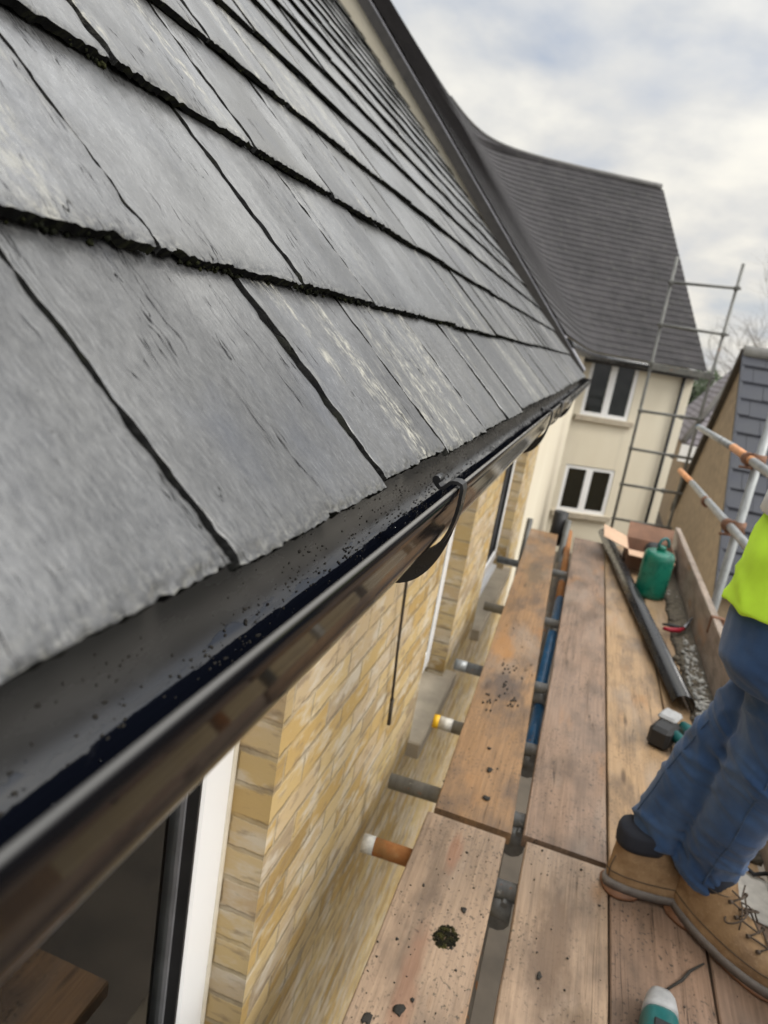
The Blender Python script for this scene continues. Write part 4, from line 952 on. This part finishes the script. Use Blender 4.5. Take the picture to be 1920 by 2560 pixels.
# drills
def rbx(mb, c, size, ang, bev=.01, tilt=0.0):
    Mx = Matrix.Translation(c) @ Matrix.Rotation(ang, 4, 'Z') @ Matrix.Rotation(tilt, 4, 'X'); sx, sy, sz = (k / 2 for k in size)
    return mb.box(-sx, sx, -sy, sy, -sz, sz, mat=Mx, bev=bev)
dr = thing('cordless_drill', 'teal cordless drill with black battery lying behind the worker legs', 'drill', (.54, 2.52, -1.30), 'cordless power tools')
rbx(MB(), V((0, 0, 0)), (1, 1, 1), 0)
rbx(MB(), V((.505, 2.56, -1.257)), (.075, .115, .085), R(-20), .014)
rbx(b := MB(), V((.495, 2.545, -1.258)), (.078, .120, .082), R(-25), .014).build('battery', 'blackm', dr)
rbx(b := MB(), V((.513, 2.61, -1.214)), (.07, .085, .022), R(-25), .009).build('battery_foot', 'greytop', dr)
MB().tube([(.53, 2.53, -1.245), (.575, 2.47, -1.25), (.63, 2.415, -1.255)], [.022, .020, .024], 12).build('grip', 'teal', dr)
MB().tube([(.56, 2.62, -1.245), (.60, 2.58, -1.25), (.655, 2.50, -1.255), (.70, 2.40, -1.258), (.73, 2.34, -1.258)], [.022, .030, .033, .030, .020], 14).build('motor_body', 'teal', dr)
MB().tube([(.73, 2.34, -1.258), (.75, 2.30, -1.258), (.765, 2.27, -1.258)], [.018, .017, .010], 12).build('chuck', 'blackm', dr)
d2 = thing('cordless_drill', 'teal and grey cordless drill beside the boots at the bottom edge', 'drill', (.40, 1.22, -1.30), 'cordless power tools')
def hring(cx, y, cz, rx, rz, n=20): return [V((cx + rx * math.copysign(abs(math.cos(a)) ** .7, math.cos(a)), y, cz + rz * math.copysign(abs(math.sin(a)) ** .7, math.sin(a)))) for a in [2 * math.pi * i / n for i in range(n)]]
MB().loft([hring(.400 + (y - 1.30) * .10, y - .006, -1.262, rx * .86, rz * .88) for y, rx, rz in ((1.318, .036, .034), (1.30, .043, .042), (1.20, .044, .043), (1.10, .042, .042), (1.04, .034, .035))]).build('motor_body', 'teal', d2)
MB().loft([hring(.400 + (y - 1.30) * .10, y - .006, -1.259, rx * .88, rz * .88) for y, rx, rz in ((1.372, .012, .012), (1.368, .026, .024), (1.352, .034, .033), (1.325, .0395, .038), (1.310, .0405, .039))]).build('end_cap', 'greytop', d2)
rbx(MB(), V((.394, 1.229, -1.2235)), (.034, .072, .006), R(-6), .002).build('badge_plate', 'blackm', d2)
MB().loft([hring(.372 + (y - 1.04) * .10, y, -1.256, rx, rx) for y, rx in ((1.04, .027), (1.0, .024), (.97, .012))]).build('chuck', 'blackm', d2)
MB().tube([(.385, 1.14, -1.26), (.33, 1.10, -1.268), (.285, 1.07, -1.272)], [.022, .02, .022], 12).build('grip', 'teal', d2)
rbx(MB(), V((.25, 1.05, -1.268)), (.075, .11, .06), R(60), .012).build('battery', 'blackm', d2)
tw = MB().tube([(.435, 1.425, -1.295), (.47, 1.465, -1.293), (.49, 1.500, -1.294), (.525, 1.54, -1.295)], [.0026, .0036, .0034, .0022], 8)
tag(tw.build('twig', 'dirt'), 'thin dark twig lying on the board between drill and front boot', 'twig')
shm = MB(); nn = 10; sv = []
for i in range(nn + 1):
    for j in range(nn + 1):
        sv.append((.628 + .108 * i / nn, 1.765 + .19 * j / nn - .03 * i / nn, -1.296 + .0035 * mn.noise(V((i * .5, j * .4, 3)))))
shm.add(sv, [(i * (nn + 1) + j, (i + 1) * (nn + 1) + j, (i + 1) * (nn + 1) + j + 1, i * (nn + 1) + j + 1) for i in range(nn) for j in range(nn)], True)
so_ = shm.build('plastic_sheet', 'sheet'); bake(so_, ('SOLIDIFY', dict(thickness=.002)))
tag(so_, 'dirty white plastic sheet lying behind the front boot', 'sheet')
cl_ = MB().tube([(.735, 2.10, -1.285), (.70, 2.13, -1.283), (.668, 2.06, -1.283), (.662, 1.97, -1.285), (.70, 1.925, -1.284), (.738, 1.95, -1.285)], .006, 8)
tag(cl_.build('cable_loop', 'blackm'), 'loop of black cable on the rubble behind the worker', 'cable')

# ================================================================== worker
pw = thing('person', 'worker in yellow hi vis vest, blue jeans and tan work boots standing on the boards', 'person', (.46, 1.65, -1.30))
FD = V((.75, -.66, 0)).normalized(); RT = V((FD.y, -FD.x, 0))
def ell(c, a, b, fd=FD, rt=RT, n=24, up=None, e=1.0):
    c = V(c); out = []
    for i in range(n):
        t = 2 * math.pi * i / n; co, si = math.cos(t), math.sin(t)
        out.append(c + rt * (a * math.copysign(abs(co) ** e, co)) + fd * (b * math.copysign(abs(si) ** e, si)))
    return out
HIP = V((.512, 1.555, 0))
# body: one surface (torso, neck, head, arms with hands, legs), mostly under the clothes
bd = MB()
bd.loft([ell(HIP + FD * o + V((0, 0, z_)), a, b) for z_, a, b, o in ((-.50, .15, .105, 0), (-.42, .165, .115, 0), (-.30, .15, .105, .01), (-.15, .165, .11, .03), (.0, .185, .115, .05), (.10, .18, .10, .06), (.145, .10, .075, .065), (.17, .062, .062, .07), (.23, .058, .06, .09))])
HD_ = HIP + FD * .115 + V((0, 0, .33))
bd.loft([ell(HD_ + V((0, 0, z_)) + FD * o, a, b) for z_, a, b, o in ((-.125, .03, .035, .03), (-.105, .05, .06, .02), (-.06, .064, .083, .005), (-.01, .072, .094, 0), (.04, .075, .097, -.004), (.08, .066, .085, -.008), (.105, .045, .058, -.01), (.118, .015, .02, -.01))])
bd.blob(HD_ + FD * .098 + V((0, 0, -.022)), (.014, .014, .024), 5, 1, .1)
for sgn in (1, -1):
    bd.blob(HD_ + RT * .074 * sgn + V((0, 0, -.01)), (.012, .018, .03), 5, 2, .1)
    sh = HIP + RT * .19 * sgn + FD * .06 + V((0, 0, .085)); el = sh + RT * .05 * sgn + FD * .07 + V((0, 0, -.27)); wr = el + FD * .22 - RT * .05 * sgn + V((0, 0, -.03))
    bd.tube([sh - RT * .05 * sgn, sh, sh.lerp(el, .5), el, el.lerp(wr, .35), wr], [.055, .058, .048, .041, .040, .027], 14)
    pal = wr + FD * .055; bd.tube([wr - FD * .01, wr + FD * .03, pal + FD * .03], [.026, .036, .030], 10)
    for q_, (ln, ofs) in enumerate(((.062, -.028), (.072, -.010), (.067, .009), (.054, .027))):
        k0 = pal + FD * .022 + RT * ofs; k1 = k0 + FD * ln * .5 + V((0, 0, -.008)); k2 = k1 + FD * ln * .3 + V((0, 0, -.025)); k3 = k2 + V((0, 0, -.022)) - FD * .006
        bd.tube([k0, k1, k2, k3], [.0095, .009, .0082, .0065], 8)
    t0 = wr + FD * .02 - RT * .03 * sgn; bd.tube([t0, t0 + FD * .035 - RT * .022 * sgn, t0 + FD * .062 - RT * .022 * sgn + V((0, 0, -.012))], [.013, .011, .008], 8)
LEG = {}
LEG['L'] = [V((.560, 1.60, -.52)), V((.500, 1.635, -.66)), V((.458, 1.665, -.80)), V((.418, 1.70, -.95)), V((.390, 1.722, -1.06)), V((.380, 1.728, -1.130))]
LEG['R'] = [V((.505, 1.52, -.52)), V((.525, 1.535, -.66)), V((.520, 1.560, -.80)), V((.512, 1.61, -.95)), V((.509, 1.660, -1.07)), V((.506, 1.685, -1.165))]
for s in 'LR': bd.tube(LEG[s][:5] + [LEG[s][5] + V((0, 0, -.04))], [.085, .078, .06, .055, .042, .038], 12)
body = bd.build('body', 'skin', pw); bake(body, ('REMESH', dict(mode='VOXEL', voxel_size=.007)), ('SMOOTH', dict(iterations=4, factor=.5)))
for p in body.data.polygons: p.use_smooth = True
hr = MB().loft([ell(HD_ + V((0, 0, z_)) + FD * o, a, b) for z_, a, b, o in ((.0, .077, .075, -.03), (.04, .081, .098, -.010), (.085, .072, .09, -.010), (.112, .05, .062, -.01), (.126, .016, .02, -.01))]); hr.build('hair', 'hair', pw)
for sgn in (1, -1): MB().blob(HD_ + FD * .083 + RT * .03 * sgn + V((0, 0, .003)), .011, 5, 0, 0).build('eye', 'upvc', pw)
MB().tube([HD_ + FD * .086 + RT * .022 + V((0, 0, -.066)), HD_ + FD * .092 + V((0, 0, -.067)), HD_ + FD * .086 - RT * .022 + V((0, 0, -.066))], [.003, .006, .003], 8).build('lips', 'red', pw)
# jeans
jn = MB()
jn.loft([ell(HIP + V((0, 0, z_)) + FD * o, a, b) for z_, a, b, o in ((-.36, .170, .125, 0), (-.45, .182, .138, -.008), (-.53, .180, .138, -.006), (-.585, .15, .115, 0))])
def legrings(L, rs):
    out = []
    for i, (p, r_) in enumerate(zip(L, rs)):
        t = (L[min(i + 1, len(L) - 1)] - L[max(i - 1, 0)]).normalized(); a = (RT - t * RT.dot(t)).normalized(); b = t.cross(a)
        out.append([p + a * r_[0] * math.cos(2 * math.pi * k / 20) + b * r_[1] * math.sin(2 * math.pi * k / 20) for k in range(20)])
    return out
jn.loft(legrings(LEG['L'], [(.090, .100), (.080, .088), (.066, .076), (.063, .071), (.060, .066), (.061, .067)]))
jn.loft(legrings(LEG['R'], [(.090, .100), (.082, .092), (.072, .080), (.068, .074), (.066, .072), (.068, .074)]))
jeans = jn.build('jeans', 'denim', pw); bake(jeans, ('REMESH', dict(mode='VOXEL', voxel_size=.007)), ('SMOOTH', dict(iterations=6, factor=.5)))
me = jeans.data; co = np.zeros(len(me.vertices) * 3); me.vertices.foreach_get('co', co); no = np.zeros(len(co)); me.vertices.foreach_get('normal', no)
co = co.reshape(-1, 3); no = no.reshape(-1, 3)
for i, (p, nr) in enumerate(zip(co, no)):
    z_ = p[2]; q = V(p)
    cuff = math.exp(-((z_ + 1.12) / .09) ** 2); knee = math.exp(-((z_ + .80) / .11) ** 2); hipf = math.exp(-((z_ + .60) / .06) ** 2)
    diag = z_ + .35 * (p[0] - p[1]) + .03 * mn.noise(q * 7)
    dg2 = z_ + .30 * (p[0] + p[1]) ; rg = 1 - 2.2 * abs(mn.noise(V((p[0] * 7, p[1] * 7, dg2 * 15)))); rg2 = 1 - 2.2 * abs(mn.noise(V((p[0] * 10 + 4, p[1] * 10, diag * 34))))
    dsp = .85 * (.011 * cuff + .009 * knee + .006 * hipf + .003) * (max(0, rg) ** 2 - .35) + (.007 * cuff + .004 * knee + .0015) * (max(0, rg2) ** 2 - .3) + .0025 * mn.noise(q * 16)
    co[i] += nr * dsp
me.vertices.foreach_set('co', co.ravel()); me.update()
for p in me.polygons: p.use_smooth = True
cp = co.reshape(-1, 3)
def seam_on(L, rad, out, zs):
    pts = []
    for zz_ in zs:
        k_ = next((i for i in range(len(L) - 1) if L[i].z >= zz_ >= L[i + 1].z), None)
        if k_ is None: continue
        t_ = (L[k_].z - zz_) / (L[k_].z - L[k_ + 1].z); c_ = L[k_].lerp(L[k_ + 1], t_) + out * rad
        dd_ = ((cp - np.array(c_)) ** 2 * np.array([1, 1, 6])).sum(1); j_ = int(dd_.argmin()); pts.append(V(cp[j_]) + V(no[j_]) * .0008)
    for _ in range(2): pts = [pts[0]] + [(pts[i - 1] + pts[i] * 2 + pts[i + 1]) / 4 for i in range(1, len(pts) - 1)] + [pts[-1]]
    return pts
zs_ = [-.60 - .018 * i for i in range(31)]
MB().tube(seam_on(LEG['R'], .075, (RT * .85 + FD * .5).normalized(), zs_), .0019, 6).build('seam', 'seam', jeans)
MB().tube(seam_on(LEG['L'], .070, (RT * .75 - FD * .6).normalized(), zs_[8:28]), .0017, 6).build('seam', 'seam', jeans)
MB().loft([ell(HIP + V((0, 0, z_)) + FD * o, a, b) for z_, a, b, o in ((-.412, .186, .140, -.004), (-.372, .180, .134, -.004), (-.34, .172, .126, 0))]).build('shirt_hem', 'navy', pw)
# vest with silver band
vr = []
for j, (z_, a, b, o) in enumerate(((-.425, .197, .154, -.006), (-.418, .201, .158, -.006), (-.40, .199, .156, -.004), (-.34, .196, .150, .0), (-.24, .195, .146, .014), (-.12, .203, .146, .032), (.0, .212, .144, .050), (.07, .205, .130, .058), (.115, .15, .10, .062), (.13, .10, .08, .065))):
    ring = ell(HIP + V((0, 0, z_)) + FD * o, a, b, n=48)
    if j < 7: ring = [p + (p - HIP - V((0, 0, z_))) * (.045 * mn.noise(V((p.x * 11, p.y * 11, z_ * 5)))) + V((0, 0, (.014 * mn.noise(V((p.x * 8, p.y * 8, 2))) + .10 * ((p - HIP).dot(FD)) * .5) if j < 3 else 0)) for p in ring]
    vr.append(ring)
vest = MB().loft(vr).build('vest', 'hivis', pw)
bake(vest, ('SUBSURF', dict(levels=2, render_levels=2)))
me = vest.data
for v_ in me.vertices:
    q = v_.co; v_.co = q + V(v_.normal) * (.006 * mn.noise(V((q.x * 12, q.y * 12, q.z * 6))) + .007 * (max(0, 1 - 2.4 * abs(mn.noise(V((q.x * 9, q.y * 9, (q.z + .5 * q.x) * 11 ))))) ** 2) - .002)
for p in me.polygons: p.use_smooth = True
MB().loft([ell(HIP + V((0, 0, z_)) + FD * o, a, b, n=48) for z_, a, b, o in ((-.225, .2035, .1545, .016), (-.222, .206, .157, .016), (-.178, .207, .157, .022), (-.175, .2045, .154, .022))], cap=False).build('reflective_band', 'reflect', vest)
# boots
def boot(heel, toe, yaw_lift=0.0, z0=-1.30):
    heel = V(heel); toe = V(toe); f = (toe - heel); L = .305; f.z = 0; f.normalize(); r = V((f.y, -f.x, 0))
    def outline(z_, back, front, wd, e=.82, n=30):
        c = heel + f * (back + front) / 2; a = (front - back) / 2; out = []
        for i in range(n):
            t = 2 * math.pi * i / n; co_, si = math.cos(t), math.sin(t)
            xx = a * math.copysign(abs(co_) ** e, co_); pos = (xx + a) / (2 * a)
            wq = wd * (.80 + .30 * math.sin(pos * 2.6 - .15) if front - back > .2 else 1.0)
            out.append(c + f * xx + r * wq * math.copysign(abs(si) ** e, si) + V((0, 0, z0 + z_ + yaw_lift * max(0, (1 - pos)) * .0)))
        return out
    up_ = MB().loft([outline(z_, b, fr, w) for z_, b, fr, w in ((.022, .006, .298, .045), (.040, .002, .304, .048), (.060, .0, .300, .047), (.078, .001, .282, .0445), (.092, .003, .250, .042), (.105, .006, .205, .041), (.122, .008, .165, .042), (.145, .008, .142, .044), (.165, .006, .132, .0445), (.180, .006, .130, .0445))], cap=True)
    so2 = MB().loft([outline(z_, b, fr, w) for z_, b, fr, w in ((.012, -.004, .306, .049), (.028, -.007, .311, .0525), (.034, -.004, .308, .051), (.036, .0, .300, .047))])
    ou = MB().loft([outline(z_, b, fr, w) for z_, b, fr, w in ((.0005, -.001, .095, .046), (.0125, -.006, .092, .049))]).loft([outline(z_, b, fr, w, n=30) for z_, b, fr, w in ((.0008, .118, .296, .046), (.0125, .110, .307, .050))])
    lc = MB()
    fp = [(.072, .268), (.088, .238), (.103, .208), (.121, .172), (.145, .150), (.17, .143)]
    for i, (h, fo) in enumerate(fp[1:-1]):
        c = heel + f * fo + V((0, 0, z0 + h + .006)); c2 = heel + f * fp[i + 2][1] + V((0, 0, z0 + fp[i + 2][0] + .006))
        lc.tube([c - r * .026, c + f * .006 + V((0, 0, .004)), c2 + r * .026], .0022, 6).tube([c + r * .024, c + f * .006 + V((0, 0, .006)), c2 - r * .024], .0022, 6)
        for sg in (1, -1): lc.tube([c + r * .026 * sg, c + r * .033 * sg - f * .002], .0048, 8)
    kn = heel + f * .158 + V((0, 0, z0 + .148))
    for sg in (1, -1):
        lp = [kn + r * sg * (.026 + .026 * math.cos(a_ + math.pi)) + f * (.018 * math.sin(a_) + .010) + V((0, 0, -.012 - .020 * (1 - math.cos(a_)) * .5 + .010 * math.sin(a_))) for a_ in [2 * math.pi * q_ / 14 for q_ in range(15)]]
        lc.tube(lp, .0021, 6)
        lc.tube([kn, kn + r * .012 * sg + f * .012 + V((0, 0, -.004)), kn + r * .026 * sg + f * .024 + V((0, 0, -.018)), kn + r * .036 * sg + f * .03 + V((0, 0, -.038))], .0020, 6)
    for h_, b_, f_, w_2 in ((.060, -.0008, .3005, .0476), (.150, .006, .140, .0448)):
        o_ = outline(h_, b_, f_, w_2); lc.tube(o_ + [o_[0]], .0013, 5, cap=False)
    for pos_ in (4, 26):
        lc.tube([outline(h_, b_ - .0005, f_, w_2 + .0008)[(15 - pos_ // 3) if pos_ == 4 else (15 + 2)] for h_, b_, f_, w_2 in ((.040, .002, .304, .048), (.060, .0, .300, .047), (.078, .001, .282, .0445), (.105, .006, .205, .041))], .0012, 5)
    cu = MB().loft([outline(z_, b, fr, w) for z_, b, fr, w in ((.140, .004, .136, .0455), (.155, .002, .134, .0475), (.180, .002, .128, .0480), (.192, .006, .118, .045))])
    return up_, so2, ou, lc, cu
for hl, te in (((.463, 1.712, 0), (.690, 1.500, 0)), ((.292, 1.688, 0), (.585, 1.775, 0))):
    up_, so2, ou, lc, cu = boot(hl, te)
    bt = up_.build('boot', 'boot', pw)
    bake(bt, ('SUBSURF', dict(levels=2, render_levels=2)))
    for v_ in bt.data.vertices: q = v_.co; v_.co = q + V(v_.normal) * (.0026 * mn.noise(q * 26) + .0022 * math.sin(q.z * 150 + 4 * mn.noise(q * 12)) * max(0, mn.noise(q * 14)))
    for p in bt.data.polygons: p.use_smooth = True
    so2.build('midsole', 'sole', bt); ou.build('outsole', 'outsole', bt); lc.build('laces', 'lace', bt); cu.build('collar', 'navy', bt)

# ================================================================== trees behind
def tree(label, base, h, spread, seed, twigs=True, group='bare trees behind the houses'):
    t = thing('bare_tree', label, 'tree', base, group); rs = random.Random(seed); tr = MB(); cw = MB()
    def grow(p, d_, ln, r_, lev):
        n = 4; pts = [p]
        for i in range(n):
            d_ = (d_ + V((rs.gauss(0, .13), rs.gauss(0, .13), rs.gauss(.03, .09)))).normalized(); pts.append(pts[-1] + d_ * ln / n)
        (tr if lev < 2 else cw).tube(pts, [r_ * (1 - .13 * i) for i in range(n + 1)], 6 if lev < 2 else 3, cap=False)
        if lev >= 5: return
        for i in range(rs.choice((3, 4, 4)) if lev else 6):
            q = pts[rs.choice((2, 3, 4, 4))]; nd_ = (d_ + V((rs.gauss(0, 1), rs.gauss(0, 1), rs.gauss(.1, .6))) * spread).normalized()
            grow(q, nd_, ln * rs.uniform(.55, .78), r_ * rs.uniform(.42, .58), lev + 1)
    grow(V(base), V((0, 0, 1)), h * .36, h * .011, 0)
    tr.build('trunk', 'bark', t, fix=False); cw.build('crown', 'twig', t, fix=False)
tree('bare leafless tree rising above the outbuilding ridge', (5.0, 32, GZ), 7.6, .62, 3)
tree('bare leafless tree cut off by the right edge of the picture', (6.9, 30, GZ), 9.8, .60, 8)
tree('bare leafless tree behind the corner of the cream house', (3.6, 38, GZ), 6.2, .65, 21)
def bush(label, c, rad, n, seed):
    rs = random.Random(seed); t = thing('evergreen_bush', label, 'bush', (c[0], c[1], GZ), 'evergreen bushes behind the houses'); lf = MB(); stm = MB()
    C = V(c)
    for i in range(n):
        q = V((rs.gauss(0, 1), rs.gauss(0, 1), rs.gauss(0, 1))).normalized(); k = rs.random() ** .4 * (1 + .35 * mn.noise(q * 2.2 + V((seed, 0, 0))))
        p = C + V((q.x * rad[0] * k, q.y * rad[1] * k, q.z * rad[2] * k)); a = V((rs.gauss(0, 1), rs.gauss(0, 1), rs.gauss(0, .6))).normalized(); b = a.orthogonal().normalized(); s = rs.uniform(.06, .13)
        lf.add([p - a * s, p + b * s * .5, p + a * s, p - b * s * .5], [(0, 1, 2, 3)])
    for i in range(7): 
        an = i * .9; stm.tube([(c[0], c[1], GZ), (c[0] + .3 * rad[0] * math.cos(an), c[1] + .3 * rad[1] * math.sin(an), (GZ + c[2]) / 2), (c[0] + .7 * rad[0] * math.cos(an), c[1] + .7 * rad[1] * math.sin(an), c[2] + .3)], [.06, .04, .015], 6)
    lf.build('crown', 'leaf', t, fix=False); stm.build('trunk', 'bark', t)
bush('dark evergreen bush between the cream house and the far hipped roof', (3.5, 29, -1.3), (1.1, 1.4, 1.7), 4200, 4)
bush('dark evergreen bush partly behind the outbuilding gable', (5.2, 31, -1.5), (1.3, 1.4, 1.6), 4200, 9)
